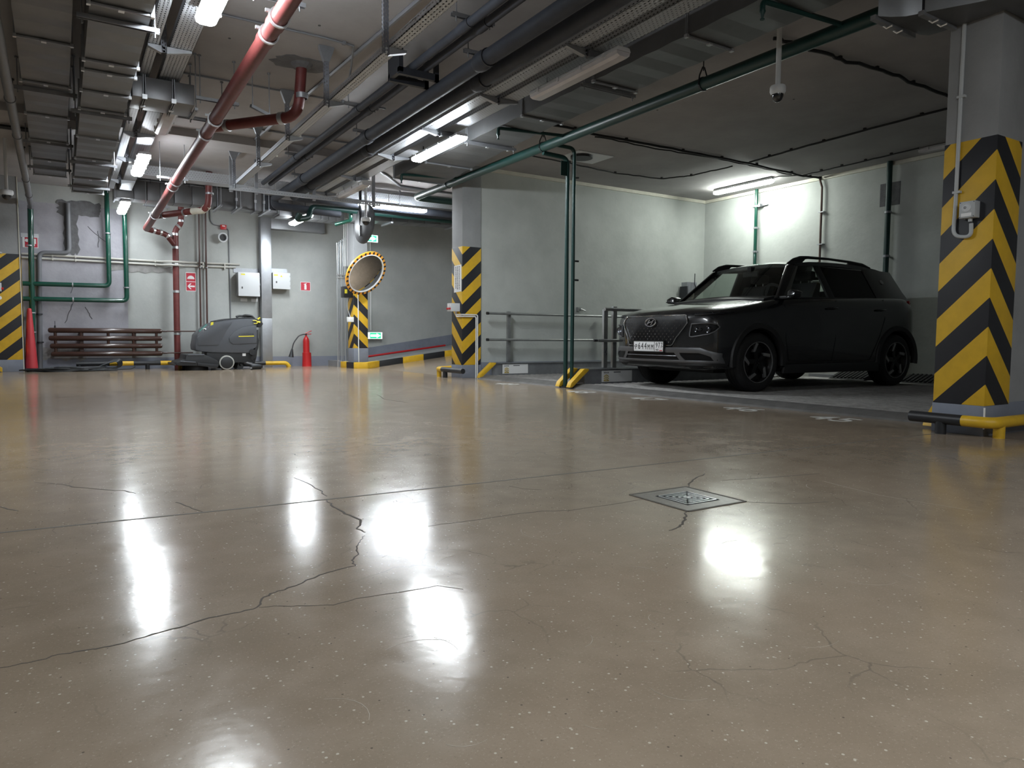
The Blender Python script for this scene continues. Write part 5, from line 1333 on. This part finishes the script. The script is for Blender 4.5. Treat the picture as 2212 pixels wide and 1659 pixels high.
# ------------------------------------------------------------------ floor scrubber
def scrubber():
    y0, y1 = 14.12, 14.78; yc = (y0+y1)/2
    t = thing('floor_scrubber', 'grey walk-behind floor scrubbing machine parked by the far wall', 'scrubber', (2.5, yc, 0))
    P = [(1.97, .37), (1.965, .46), (1.985, .56), (2.00, .655), (2.06, .715), (2.18, .83), (2.30, .885), (2.50, .925), (2.75, .955), (3.0, .965), (3.055, .93), (3.06, .62), (3.05, .43), (2.98, .38), (2.92, .31), (2.6, .315), (2.25, .325), (2.05, .345)]
    put('tank', MB().prism([(x, y0, z) for x, z in P], (0, y1-y0, 0)), 'scrub_body', t, bevel=.022)
    # raised flank panels
    put('flank_panel', MB().prism([(x, y0-.012, z) for x, z in ((2.01, .45), (2.005, .60), (2.08, .69), (2.22, .82), (2.35, .865), (2.62, .90), (2.58, .84), (2.50, .72), (2.40, .52), (2.36, .46))], (0, .03, 0)), 'scrub_body', t, bevel=.010)
    put('flank_panel', MB().prism([(x, y0-.012, z) for x, z in ((2.55, .60), (2.64, .71), (2.80, .80), (3.02, .83), (3.045, .80), (3.05, .50), (2.62, .475), (2.56, .53))], (0, .03, 0)), 'scrub_body', t, bevel=.010)
    put('brand_text', text_mesh('KÄRCHER', .055, frame_mtx((2.86, y0-.0135, .665), (1, 0, .03), (-.03, 0, 1)), .001, 1.15), 'dark_print', t, smooth=False)
    put('yellow_bar', MB().prism([(x, y0-.0145, z) for x, z in ((2.72, .617), (3.0, .627), (3.0, .643), (2.72, .633))], (0, .003, 0)), 'lime_yellow', t, smooth=False)
    put('lid', MB().prism([(x, y0+.03, z) for x, z in ((2.32, .88), (2.33, .915), (2.5, .955), (2.78, .985), (3.03, .995), (3.04, .965), (2.75, .95), (2.5, .915))], (0, y1-y0-.06, 0)), 'scrub_dark', t, bevel=.012)
    put('yellow_clip', MB().prism([(x, y0-.004, z) for x, z in ((2.225, .80), (2.245, .885), (2.285, .89), (2.275, .80))], (0, .04, 0)), 'lime_yellow', t, bevel=.004)
    put('dosing_bottle', MB().tube([(2.07, y0+.1, .69), (2.20, y0+.1, .82)], .045, 10), 'teal', t)
    put('hose_loop', MB().tube(fillet([(2.10, y0+.0, .70), (2.11, y0-.0, .78), (2.17, y0-.0, .74), (2.20, y0, .80)], .03, 3), .008, 6), 'zinc_bright', t)
    put('latch', MB().box(2.03, 2.06, y0-.006, y0+.01, .53, .62), 'scrub_dark', t, bevel=.003)
    put('handle', MB().tube(fillet([(2.80, y0+.06, 1.005), (2.86, y0+.05, 1.03), (2.98, y0+.05, 1.02), (3.02, y0+.05, .96)], .04, 4), .022, 10).tube(fillet([(2.80, y1-.06, 1.005), (2.86, y1-.05, 1.03), (2.98, y1-.05, 1.02), (3.02, y1-.05, .96)], .04, 4), .022, 10), 'scrub_dark', t)
    cp = put('control_panel', MB().prism([(x, y0+.06, z) for x, z in ((2.93, 1.02), (3.02, .985), (3.17, .905), (3.19, .87), (3.14, .80), (3.08, .82), (3.04, .93), (2.95, .985))], (0, y1-y0-.12, 0)), 'scrub_dark', t, bevel=.010)
    put('yellow_button', MB().cyl((3.09, y0+.055, .955), (3.11, y0+.055, .975), .018, 8).cyl((3.06, y0+.05, .91), (3.13, y0+.05, .90), .018, 8).cyl((3.12, y0+.1, .97), (3.14, y0+.1, .99), .014, 8), 'lime_yellow', cp)
    put('loop_handle', MB().tube(fillet([(2.98, y0-.01, .93), (3.06, y0-.012, .93), (3.07, y0-.012, .875), (3.0, y0-.01, .87)], .025, 4), .008, 6), 'lime_yellow', t)
    put('rear_frame', MB().prism([(x, y0+.02, z) for x, z in ((3.05, .75), (3.09, .76), (3.085, .62), (3.10, .55), (3.08, .40), (3.03, .24), (2.97, .16), (2.93, .20), (3.02, .40))], (0, y1-y0-.04, 0)), 'scrub_dark', t, bevel=.008)
    put('chassis', MB().box(2.16, 3.0, y0+.03, y1-.03, .13, .33), 'scrub_dark', t, bevel=.015)
    put('drain_knob', MB().ring((2.965, y0-.006, .33), (0, 1, 0), .035, .058, .03, 18).cyl((2.965, y0-.02, .33), (2.965, y0+.02, .33), .034, 12), 'scrub_dark', t)
    put('white_label', MB().box(2.79, 2.85, y0+.022, y0+.03, .255, .305), 'white_print', t, smooth=False)
    for ys in (y0-.005, y1-.045):
        w = put('wheel', MB().lathe((2.505, ys, .135), (0, 1, 0), [(.10, 0), (.13, .006), (.135, .015), (.135, .035), (.13, .045), (.10, .05)], 26), 'wheel_grey', t)
        put('hub', MB().lathe((2.505, ys-.004, .135), (0, 1, 0), [(.015, -.004), (.10, 0), (.112, .006), (.112, .05)], 24), 'scrub_dark', w)
    for yy in (y0+.1, y1-.1):
        put('caster', MB().cyl((2.76, yy-.02, .055), (2.76, yy+.02, .055), .055, 14).beam((2.76, yy, .06), (2.72, yy, .14), .04, .02), 'scrub_dark', t)
    d = put('brush_deck', MB().prism([(x, y0-.10, z) for x, z in ((1.62, .12), (1.66, .165), (1.78, .20), (1.80, .29), (2.12, .285), (2.2, .25), (2.32, .18), (2.36, .10), (2.30, .06), (1.95, .085), (1.66, .095))], (0, y1-y0+.2, 0)), 'scrub_dark', t, bevel=.014)
    put('side_skirt', MB().prism([(x, y0-.125, z) for x, z in ((1.98, .145), (2.34, .10), (2.33, .06), (2.28, .045), (1.98, .09))], (0, .03, 0)), 'scrub_dark', d, bevel=.006)
    put('front_bar', MB().tube([(1.60, y0-.1, .115), (1.60, y1+.1, .115)], .022, 10), 'scrub_dark', d)
    put('deck_rail', MB().tube([(1.82, y0-.10, .285), (2.10, y0-.10, .285)], .016, 8).tube([(1.70, y0-.11, .17), (1.95, y0-.11, .15)], .012, 8), 'scrub_body', d)
    put('brush', MB().cyl((2.0, yc-.18, .0), (2.0, yc-.18, .09), .20, 20).cyl((2.0, yc+.2, .0), (2.0, yc+.2, .09), .20, 20), 'black_rubber', d)
    put('deck_bolt', MB().cyl((2.22, y0-.02, .01), (2.40, y0-.02, .01), .02, 8), 'scrub_dark', d)
    q = put('squeegee', MB().tube([(2.90, y0-.16, .055), (3.12, y0-.02, .055), (3.15, yc, .055), (3.12, y1+.02, .055), (2.90, y1+.16, .055)], .030, 8), 'scrub_dark', t)
    put('squeegee_blade', MB().grid([[(2.90, y0-.16, .05), (3.12, y0-.02, .05), (3.15, yc, .05)], [(2.90, y0-.16, .0), (3.12, y0-.02, .0), (3.15, yc, .0)]]), 'black_rubber', q)
    put('squeegee_roller', MB().cyl((3.16, y0-.02, .02), (3.16, y0-.02, .05), .022, 10).cyl((2.9, y0-.17, .02), (2.9, y0-.17, .05), .022, 10), 'galv', q)
    put('squeegee_arm', MB().beam((2.85, yc-.1, .12), (3.12, yc-.1, .07), .05, .03).beam((2.85, y0+.05, .14), (3.02, y0+.02, .08), .03, .03), 'galv_dull', q)
    put('suction_hose', MB().tube(fillet([(3.06, yc+.1, .70), (3.14, yc+.1, .50), (3.10, yc, .25), (3.05, yc, .09)], .1, 5), .022, 8), 'scrub_dark', t)
scrubber()

# ------------------------------------------------------------------ the car (local axes: x from nose to tail, y to its right-hand side seen from the front, z up)
def table(tb):
    xs = [a for a, _ in tb]; ys = [b for _, b in tb]; n = len(tb)
    ms = []
    d = [(ys[i+1]-ys[i])/(xs[i+1]-xs[i]) for i in range(n-1)]
    for i in range(n):
        if i == 0: ms.append(d[0])
        elif i == n-1: ms.append(d[-1])
        else: ms.append(0.0 if d[i-1]*d[i] <= 0 else 2*d[i-1]*d[i]/(d[i-1]+d[i]))
    def f(x):
        if x <= xs[0]: return ys[0]
        if x >= xs[-1]: return ys[-1]
        i = max(k for k in range(n-1) if xs[k] <= x)
        h = xs[i+1]-xs[i]; t = (x-xs[i])/h
        return (2*t**3-3*t*t+1)*ys[i]+(t**3-2*t*t+t)*h*ms[i]+(-2*t**3+3*t*t)*ys[i+1]+(t**3-t*t)*h*ms[i+1]
    return f
cW = table([(0, .38), (.02, .44), (.05, .56), (.10, .68), (.15, .785), (.22, .85), (.35, .876), (.6, .885), (3.4, .885), (3.65, .855), (3.8, .79), (3.9, .67), (3.97, .45)])
cB = table([(0, .40), (.03, .31), (.08, .265), (.3, .235), (1.2, .215), (2.9, .215), (3.4, .25), (3.7, .28), (3.9, .36), (3.97, .42)])
cT = table([(0, .70), (.02, .80), (.05, .865), (.10, .902), (.25, .948), (.5, .99), (.9, 1.04), (1.15, 1.075), (1.3, 1.085), (2, 1.09), (3.1, 1.12), (3.5, 1.13), (3.7, 1.10), (3.85, 1.05), (3.92, .95), (3.97, .80)])
cS = table([(0, .62), (.05, .80), (.10, .845), (.25, .89), (.5, .93), (.9, .99), (1.15, 1.04), (1.4, 1.062), (2, 1.08), (3.1, 1.115), (3.5, 1.12), (3.7, 1.08), (3.9, .93), (3.97, .75)])
def half_section(x):
    w, b, t, s = cW(x), cB(x), cT(x), cS(x)
    m = (b+s)/2+.04
    return [(0, b), (w*.8, b), (w-.03, b+.03), (w-.004, b+.12), (w, m), (w-.004, s-.13), (w-.022, s-.05), (w-.05, s-.012), (w-.085, s+.006), (w*.80, s+(t-s)*.40), (w*.55, t-(t-s)*.16), (w*.28, t-(t-s)*.04), (0, t)]
def inside(x, y, z):
    P = half_section(x); y = abs(y)
    poly = [(-.001, P[0][1])] + P[1:-1] + [(-.001, P[-1][1])]
    c = False; j = len(poly)-1
    for i in range(len(poly)):
        (yi, zi), (yj, zj) = poly[i], poly[j]
        if (zi > z) != (zj > z) and y < (yj-yi)*(z-zi)/(zj-zi)+yi: c = not c
        j = i
    return c
_sx = {}
def surf(y, z):
    k = (round(abs(y), 3), round(z, 3))
    if k not in _sx:
        x = 0.0
        y_ = min(k[0], .846)
        while x < .7 and not inside(x, y_, k[1]): x += .002
        x += max(0, k[0]-.846)*2.2
        _sx[k] = x
    return _sx[k]
def fp(y, z, off=.006): return Vector((surf(y, z)-off, y, z))
def build_car():
    t = thing('car', 'dark grey compact SUV parked nose-out on the lift platform in the recess', 'car', (5.75, 6.18, .055), None, -.048, True)
    # shell
    xs = [0, .008, .02, .035, .05, .075, .10, .125, .15, .185, .22, .28, .35, .45, .55, .7, .85, 1.0, 1.1, 1.2, 1.4, 1.7, 2.0, 2.3, 2.6, 2.9, 3.1, 3.3, 3.45, 3.55, 3.65, 3.72, 3.8, 3.85, 3.9, 3.935, 3.97]
    mb = MB(); rings = []
    for x in xs:
        h = half_section(x)
        rings.append([(x, -y, z) for y, z in h] + [(x, y, z) for y, z in h[-2:0:-1]])
    n = len(rings[0]); vs = [p for r in rings for p in r]
    fs = [(i*n+j, i*n+(j+1) % n, (i+1)*n+(j+1) % n, (i+1)*n+j) for i in range(len(xs)-1) for j in range(n)]
    fs += [tuple(range(n))[::-1], tuple((len(xs)-1)*n+k for k in range(n))]
    mb.add(vs, fs)
    me = mb.mesh('body', 'car_paint', angle=32)
    AX = (.815, 3.335); RT = .33
    cut = MB()
    for ax in AX:
        for sg in (-1, 1): cut.cyl((ax, sg*.58, RT+.01), (ax, sg*1.05, RT+.01), .375, 40)
    ce = bpy.data.objects.new('arch_cut', cut.mesh('arch_cut', 'cabin', smooth=False)); COL.objects.link(ce)
    tmp = bpy.data.objects.new('tmp', me); COL.objects.link(tmp)
    md = tmp.modifiers.new('b', 'BOOLEAN'); md.operation = 'DIFFERENCE'; md.object = ce; md.solver = 'EXACT'
    dg = bpy.context.evaluated_depsgraph_get()
    me2 = bpy.data.meshes.new_from_object(tmp.evaluated_get(dg)); me2.name = 'body'
    bpy.data.objects.remove(tmp); bpy.data.objects.remove(ce)
    me2.materials.clear(); me2.materials.append(M['car_paint'])
    for p in me2.polygons: p.material_index = 0
    me2.shade_smooth(); me2.set_sharp_from_angle(angle=math.radians(32))
    body = put('body', me2, None, t)
    # glasshouse
    ys = lambda z: .815-(.815-.60)*((z-1.08)/(1.5-1.08))
    def side(name, pts, m, parent, sg, th=.035, out=.0, bevel=.004):
        P = [(x, sg*(ys(z)+out), z) for x, z in pts]
        return put(name, MB().prism(P, (0, -sg*th, 0)), m, parent, bevel=bevel, angle=30)
    roof_e = table([(1.60, 1.478), (1.75, 1.508), (1.95, 1.528), (2.4, 1.538), (3.0, 1.522), (3.5, 1.468), (3.58, 1.452)])
    roof_y = table([(1.60, .60), (2.0, .615), (2.8, .612), (3.58, .575)])
    rows = []
    for k in range(13):
        x = 1.60+(3.58-1.60)*k/12
        row = []
        for q in range(-6, 7):
            f = q/6; y = roof_y(x)*f
            row.append((x+.10*(1-f*f)*max(0, 1-k/3.0), y, roof_e(x)+.048*(1-abs(f)**2.4)))
        rows.append(row)
    put('roof', MB().slab(rows, (0, 0, -.045)), 'car_paint', t, angle=50)
    for sg in (-1, 1):
        side('pillar', [(1.14, 1.06), (1.56, 1.47), (1.66, 1.50), (1.74, 1.475), (1.34, 1.07)], 'car_paint', t, sg)
        side('window_frame', [(1.60, 1.475), (1.76, 1.515), (2.4, 1.54), (3.0, 1.525), (3.0, 1.465), (2.0, 1.478), (1.72, 1.46)], 'car_paint', t, sg)
        side('pillar', [(2.05, 1.07), (2.03, 1.49), (2.13, 1.49), (2.17, 1.07)], 'car_trim', t, sg, .03, .004)
        side('rear_pillar', [(3.00, 1.08), (2.93, 1.50), (3.52, 1.478), (3.60, 1.21), (3.68, 1.06)], 'car_paint', t, sg, .05, .002)
        side('front_window', [(1.31, 1.075), (1.715, 1.468), (2.04, 1.482), (2.06, 1.075)], 'glass_clear', t, sg, .005, -.008, 0)
        side('rear_window', [(2.16, 1.075), (2.12, 1.482), (2.95, 1.468), (3.03, 1.085)], 'glass_dark', t, sg, .005, -.006, 0)
        side('belt_trim', [(1.30, 1.062), (1.30, 1.078), (3.03, 1.112), (3.03, 1.094)], 'car_trim', t, sg, .02, .008, 0)
        put('emblem', MB().cyl((3.24, sg*(ys(1.33)+.0), 1.33), (3.24, sg*(ys(1.33)+.008), 1.335), .032, 16), 'alloy_cut', t)
        # rails
        rp = [(1.56, 1.487), (1.66, 1.535), (1.78, 1.567), (1.92, 1.580), (2.3, 1.583), (2.7, 1.570), (2.95, 1.548), (3.12, 1.515)]
        put('roof_rail', MB().tube([(x, sg*.60, z) for x, z in rp], .016, 8, True, [.012, .022, .024, .018, .015, .016, .022, .010])
            .prism([(x, sg*.605, z) for x, z in ((1.58, 1.47), (1.66, 1.535), (1.80, 1.572), (1.88, 1.56), (1.80, 1.50))], (0, -sg*.022, 0))
            .prism([(x, sg*.605, z) for x, z in ((2.66, 1.52), (2.70, 1.572), (2.95, 1.55), (3.10, 1.515))], (0, -sg*.022, 0)), 'car_trim', t, angle=60)
        # mirrors
        mp = [(1.16, .93, 1.05), (1.15, 1.04, 1.06), (1.16, 1.06, 1.12), (1.18, .98, 1.155), (1.19, .92, 1.13)]
        mb = MB(); mb.prism([(x, sg*y, z) for x, y, z in mp], (.13, 0, 0))
        mi = put('side_mirror', mb, 'car_paint', t, bevel=.018, angle=60)
        put('mirror_arm', MB().beam((1.22, sg*.80, 1.065), (1.22, sg*.95, 1.065), .08, .03), 'car_trim', mi, bevel=.006)
        put('turn_lamp', MB().tube([(1.145, sg*.95, 1.075), (1.142, sg*1.04, 1.078)], .007, 6), 'lens_inner', mi)
        # handles, sill, door seams
        for x in (2.02, 2.95):
            put('door_handle', MB().tube([(x-.09, sg*.89, .955), (x-.07, sg*.908, .958), (x+.07, sg*.908, .962), (x+.09, sg*.89, .965)], .011, 8), 'car_paint', t)
        put('sill_trim', MB().prism([(1.20, sg*.86, .20), (2.96, sg*.86, .20), (2.94, sg*.86, .31), (1.23, sg*.86, .30)], (0, sg*.034, 0)), 'car_trim', t, bevel=.008)
        sm = MB()
        for pl in ([(1.22, .98), (1.24, .60), (1.30, .34), (2.06, .33), (2.11, .60), (2.13, 1.06)], [(2.13, 1.06), (2.11, .60), (2.06, .33), (2.78, .34), (2.95, .62), (3.05, .85), (3.05, 1.10)]):
            sm.tube([(x, sg*(.8855-.03*max(0, (z-.90)/.16)), z) for x, z in pl], .003, 4)
        put('door_seam', sm, 'grille_black', t)
        # arch cladding
        for ax in AX:
            rws = []
            for k in range(25):
                a = math.radians(-8+196*k/24)
                rws.append([(ax+r*math.cos(a), sg*yy, max(.215, RT+.01+r*math.sin(a))) for r, yy in ((.362, .868), (.37, .895), (.425, .897), (.437, .880))])
            put('arch_trim', MB().slab(rws, (0, -sg*.03, 0)), 'car_trim', t, angle=50)
    put('windscreen', MB().slab([[(1.17-.09*(1-f*f), .735*f, 1.075+.02*(1-f*f)) for f in [q/6 for q in range(-6, 7)]], [(1.42-.03*(1-f*f), .65*f, 1.305+.025*(1-f*f)) for f in [q/6 for q in range(-6, 7)]], [(1.62+.08*(1-f*f), .59*f, 1.487+.042*(1-f*f)) for f in [q/6 for q in range(-6, 7)]]], (.004, 0, -.004)), 'glass_clear', t, angle=60)
    put('cowl', MB().slab([[(1.02-.05*(1-f*f), .74*f, 1.052+.016*(1-f*f)) for f in [q/6 for q in range(-6, 7)]], [(1.19-.09*(1-f*f), .74*f, 1.084+.022*(1-f*f)) for f in [q/6 for q in range(-6, 7)]]], (0, 0, -.02)), 'car_trim', t)
    put('rear_screen', MB().slab([[(3.53, .56*f, 1.455) for f in (-1, 0, 1)], [(3.62, .64*f, 1.25) for f in (-1, 0, 1)], [(3.68, .70*f, 1.09) for f in (-1, 0, 1)]], (-.02, 0, 0)), 'glass_clear', t)
    put('spoiler', MB().prism([(3.40, -.56, 1.47), (3.66, -.54, 1.455), (3.66, -.54, 1.43), (3.40, -.56, 1.44)], (0, 1.12, 0)), 'car_paint', t, bevel=.008)
    for sg in (-1, 1):
        put('tail_lamp', MB().prism([(3.62, sg*.84, .98), (3.72, sg*.80, .98), (3.70, sg*.80, 1.10), (3.62, sg*.84, 1.10)], (0, -sg*.12, 0)), 'red_paint', t, bevel=.01)
    # cabin
    for y in (-.36, .36):
        s = put('seat', MB().prism([(1.98, y-.24, 1.02), (2.14, y-.22, 1.30), (2.24, y-.20, 1.29), (2.16, y-.24, 1.02)], (0, .46, 0)), 'cabin', t, bevel=.03)
        put('headrest', MB().prism([(2.12, y-.13, 1.33), (2.15, y-.12, 1.45), (2.24, y-.12, 1.44), (2.23, y-.13, 1.33)], (0, .25, 0)), 'cabin', s, bevel=.03)
        put('headrest_post', MB().cyl((2.18, y-.06, 1.27), (2.18, y-.06, 1.35), .007, 6).cyl((2.18, y+.06, 1.27), (2.18, y+.06, 1.35), .007, 6), 'chrome', s)
    put('rear_seat', MB().prism([(2.80, -.62, 1.02), (2.95, -.60, 1.24), (3.05, -.60, 1.24), (3.0, -.62, 1.02)], (0, 1.22, 0)), 'cabin', t, bevel=.03)
    put('dashboard', MB().prism([(1.22, -.70, 1.05), (1.30, -.70, 1.10), (1.52, -.70, 1.11), (1.60, -.70, 1.04)], (0, 1.40, 0)), 'cabin', t, bevel=.02)
    put('steering_wheel', MB().ring((1.66, -.36, 1.10), (.85, 0, .45), .165, .19, .025, 24), 'cabin', t)
    put('rear_view_mirror', MB().box(1.60, 1.625, -.12, .12, 1.375, 1.44).box(1.58, 1.66, -.03, .03, 1.42, 1.50), 'cabin', t, bevel=.008)
    # front end
    def patch(name, rows, m, parent=t, off=.006, th=.012, n=10, bevel=0):
        """rows: (z, y_left, y_right) from top to bottom, wrapped on the nose"""
        g = []
        for z, a, b in rows: g.append([fp(a+(b-a)*k/n, z, off) for k in range(n+1)])
        return put(name, MB().slab(g, (th, 0, 0)), m, parent, angle=50)
    gw = table([(.515, .34), (.56, .375), (.62, .43), (.70, .50), (.76, .545), (.79, .545), (.845, .515)])
    zrow = [.843, .82, .79, .765, .74, .70, .66, .62, .58, .545, .522]
    gr = patch('grille', [(z, -gw(z), gw(z)) for z in zrow], 'grille_black', off=.005, n=20)
    gem = MB()
    r = 0; z = .83
    while z > .535:
        sz = .0065+.0075*(.83-z)/.3; dy = .066
        y = -.62+(dy/2 if r % 2 else 0)
        while y < .62:
            if abs(y) < gw(z)-.03 and not (abs(y) < .105 and abs(z-.775) < .062):
                x = surf(y, z)-.012
                vs = [(x, y-sz, z+sz*.6), (x, y+sz, z+sz*.6), (x, y, z-sz), (x-.007, y, z+sz*.25)]
                gem.add(vs, [(0, 1, 3), (1, 2, 3), (2, 0, 3), (0, 2, 1)])
            y += dy
        z -= .0315; r += 1
    put('grille_gem', gem, 'grille_gem', gr, smooth=False, kind='stuff')
    for sg in (-1, 1):
        put('grille_chrome', MB().tube([fp(sg*y, z, .014) for y, z in ((.515, .848), (.548, .80), (.556, .765), (.52, .715), (.46, .645), (.415, .59), (.385, .53), (.365, .512), (.29, .512))], .007, 6), 'chrome', gr)
    put('hood_lip', MB().tube([fp(y/20, .852, .004) for y in range(-10, 11)], .006, 6), 'chrome', gr)
    em = MB()
    el = [fp(.090*math.cos(a), .775+.047*math.sin(a), .022) for a in [2*PI*k/28 for k in range(29)]]
    em.tube(el, .008, 6, False)
    hb = lambda pts: em.prism([fp(y, z, .026) for y, z in pts], (.012, 0, 0))
    # slanted H, read from in front (the viewer's right is -y)
    hb([(.058, .748), (.040, .748), (.008, .806), (.028, .806)])
    hb([(-.028, .744), (-.008, .744), (-.040, .802), (-.058, .802)])
    hb([(.040, .770), (-.020, .787), (-.030, .778), (.030, .762)])
    put('badge', em, 'chrome', gr)
    # bumper
    def band(name, z0f, z1f, y0, y1, m, off=.016, th=.02, n=30):
        g = [[fp(y0+(y1-y0)*k/n, z0f(y0+(y1-y0)*k/n), off) for k in range(n+1)], [fp(y0+(y1-y0)*k/n, .5*(z0f(y0+(y1-y0)*k/n)+z1f(y0+(y1-y0)*k/n)), off+.006) for k in range(n+1)], [fp(y0+(y1-y0)*k/n, z1f(y0+(y1-y0)*k/n), off) for k in range(n+1)]]
        return put(name, MB().slab(g, (th, 0, 0)), m, t, angle=50)
    bl = band('lower_bumper', lambda y: .335, lambda y: .245+.02*abs(y), -.868, .868, 'car_trim', .012)
    bs = band('bumper_trim', lambda y: .490 if abs(y) < .7 else .490-.06*(abs(y)-.7)/.17, lambda y: .432 if abs(y) < .7 else .438-.07*(abs(y)-.7)/.17, -.868, .868, 'car_silver')
    b2 = band('bumper_trim', lambda y: .350, lambda y: .322, -.87, .87, 'car_silver')
    for sg in (-1, 1):
        patch('bumper_trim', [(.44, sg*.40, sg*.47), (.40, sg*.43, sg*.49), (.345, sg*.48, sg*.55)], 'car_silver', t, .018, .02, 3)
        patch('bumper_trim', [(.43, sg*.77, sg*.855), (.39, sg*.81, sg*.868), (.33, sg*.835, sg*.872)], 'car_silver', t, .016, .02, 3)
        patch('fog_panel', [(.436, sg*.47, sg*.79), (.40, sg*.49, sg*.81), (.348, sg*.53, sg*.83)], 'grille_black', t, .006, .012, 8)
    lg = patch('lower_grille', [(.436, -.42, .42), (.40, -.44, .44), (.348, -.49, .49)], 'grille_black', t, .006, .012, 14)
    put('grille_bar', MB().tube([fp(y/20, .395, .012) for y in range(-9, 10)], .005, 6), 'car_silver', lg)
    # number plate
    zc = .497; xp = -.034
    zc = .497
    pl = put('number_plate', MB().box(xp, xp+.012, -.260, .260, zc-.056, zc+.056), 'plate_white', t, bevel=.003)
    fm = MB()
    for a, b, c, d in ((-.272, .272, zc+.056, zc+.066), (-.272, .272, zc-.066, zc-.056), (-.272, -.260, zc-.066, zc+.066), (.260, .272, zc-.066, zc+.066)): fm.box(xp-.002, xp+.03, a, b, c, d)
    put('plate_frame', fm, 'plate_black', pl, smooth=False)
    mt = lambda y, z: frame_mtx((xp-.001, y, z), (0, -1, 0), (0, 0, 1))
    def ptxt(s, y, z, size, sx=.8): put('plate_text', text_mesh(s, size, mt(y, z), .001, sx), 'plate_black', pl, smooth=False)
    ptxt('P', .215, zc-.010, .085, .85)
    ptxt('6', .158, zc, .112, .72); ptxt('4', .102, zc, .112, .72); ptxt('4', .046, zc, .112, .72)
    ptxt('M', -.012, zc-.010, .085, .72); ptxt('M', -.074, zc-.010, .085, .72)
    ptxt('9', -.150, zc+.012, .085, .72); ptxt('7', -.192, zc+.012, .085, .72); ptxt('7', -.234, zc+.012, .085, .72)
    ptxt('RUS', -.160, zc-.038, .026, .95)
    lnv = MB().box(xp-.002, xp, -.114, -.110, zc-.054, zc+.054)
    put('plate_line', lnv, 'plate_black', pl, smooth=False)
    put('flag', MB().box(xp-.002, xp, -.248, -.200, zc-.050, zc-.040), 'flag_red', pl, smooth=False)
    put('plate_screw', MB().cyl((xp-.003, .246, zc), (xp, .246, zc), .006, 8).cyl((xp-.003, -.252, zc+.0), (xp, -.252, zc), .005, 8), 'plate_black', pl)
    # lamps
    for sg in (-1, 1):
        out = [(.605, .748), (.70, .756), (.80, .756), (.845, .748), (.858, .715), (.835, .668), (.79, .640), (.70, .622), (.615, .608), (.592, .615), (.592, .65)]
        hl = put('headlamp', MB().slab([[fp(sg*(.60+(.845-.60)*k/8), .745, .004) for k in range(9)], [fp(sg*(.595+(.85-.595)*k/8), .70, .004) for k in range(9)], [fp(sg*(.595+(.83-.595)*k/8), .66, .004) for k in range(9)], [fp(sg*(.60+(.76-.60)*k/8), .625, .004) for k in range(9)]], (.01, 0, 0)), 'grille_black', t, angle=50)
        P = [fp(sg*y, z, .012) for y, z in out]; P.append(P[0])
        put('lamp_frame', MB().tube(P, .008, 6, False), 'car_silver', hl)
        for yy, rr in ((.775, .038), (.655, .026), (.70, .020)):
            c = fp(sg*yy, .69, .004)
            put('reflector', MB().lathe(c, (-1, 0, 0), [(rr, -.01), (rr, .010), (rr*.8, .008), (rr*.5, .0), (rr*.15, .006)], 18), 'lens_inner', hl)
        ul = put('upper_lamp', MB().slab([[fp(sg*(.60+.255*k/8), .872+.012*k/8, .006) for k in range(9)], [fp(sg*(.615+.235*k/8), .838+.014*k/8, .006) for k in range(9)]], (.012, 0, 0)), 'grille_black', t)
        put('lamp_strip', MB().tube([fp(sg*y, z, .010) for y, z in ((.62, .848), (.70, .853), (.78, .860), (.84, .868))], .007, 6), 'lens_inner', ul)
        put('lamp_strip', MB().tube([fp(sg*y, z, .010) for y, z in ((.78, .872), (.84, .880), (.862, .885))], .005, 6), 'lens_inner', ul)
    # wheels
    def wheel(ax, sg):
        yo = sg*.872; ty = put('tyre', MB().lathe((ax, yo, RT), (0, -sg, 0), [(.225, .004), (.245, -.004), (.29, -.006), (.318, .012), (RT, .034), (RT, .185), (.318, .205), (.29, .214), (.225, .205)], 40, True), 'tyre', t, angle=50)
        gm = MB()
        for q in (.06, .11, .155): gm.ring((ax, yo-sg*q, RT), (0, 1, 0), RT-.002, RT+.0008, .008, 40)
        put('tread_groove', gm, 'grille_black', ty)
        w = put('rim', MB().lathe((ax, yo, RT), (0, -sg, 0), [(.205, .05), (.222, .012), (.232, .004), (.232, .03), (.20, .06)], 40, True).cyl((ax, yo-sg*.06, RT), (ax, yo-sg*.07, RT), .205, 32).lathe((ax, yo, RT), (0, -sg, 0), [(.045, .022), (.052, .03), (.052, .06)], 18), 'alloy_dark', t, angle=40)
        lip = put('rim_edge', MB().ring((ax, yo+sg*.000, RT), (0, 1, 0), .224, .230, .012, 40), 'alloy_cut', w)
        for k in range(5):
            a = math.radians(90+72*k+ (8 if sg < 0 else -8))
            d = Vector((math.cos(a), 0, math.sin(a))); q = Vector((-math.sin(a), 0, math.cos(a)))
            c = Vector((ax, yo-sg*.02, RT)); inn = Vector((0, -sg*.03, 0))
            pp = [c+d*.035-q*.028, c+d*.035+q*.028, c+d*.215+q*.045, c+d*.222-q*.01]
            put('spoke', MB().prism(pp, inn), 'alloy_dark', w, bevel=.003)
            c2 = Vector((ax, yo-sg*.010, RT))
            pp = [c2+d*.125+q*.058, c2+d*.120+q*.022, c2+d*.205-q*.040, c2+d*.222-q*.005]
            put('spoke_face', MB().prism(pp, inn), 'alloy_cut', w, bevel=.003)
        for k in range(5):
            a = math.radians(126+72*k); put('wheel_nut', MB().cyl((ax+.03*math.cos(a), yo-sg*.016, RT+.03*math.sin(a)), (ax+.03*math.cos(a), yo-sg*.03, RT+.03*math.sin(a)), .007, 6), 'lens_inner', w)
    for ax in AX:
        for sg in (-1, 1): wheel(ax, sg)
    put('underbody', MB().box(.45, 3.6, -.56, .56, .20, .45), 'cabin', t, bevel=.02)
build_car()
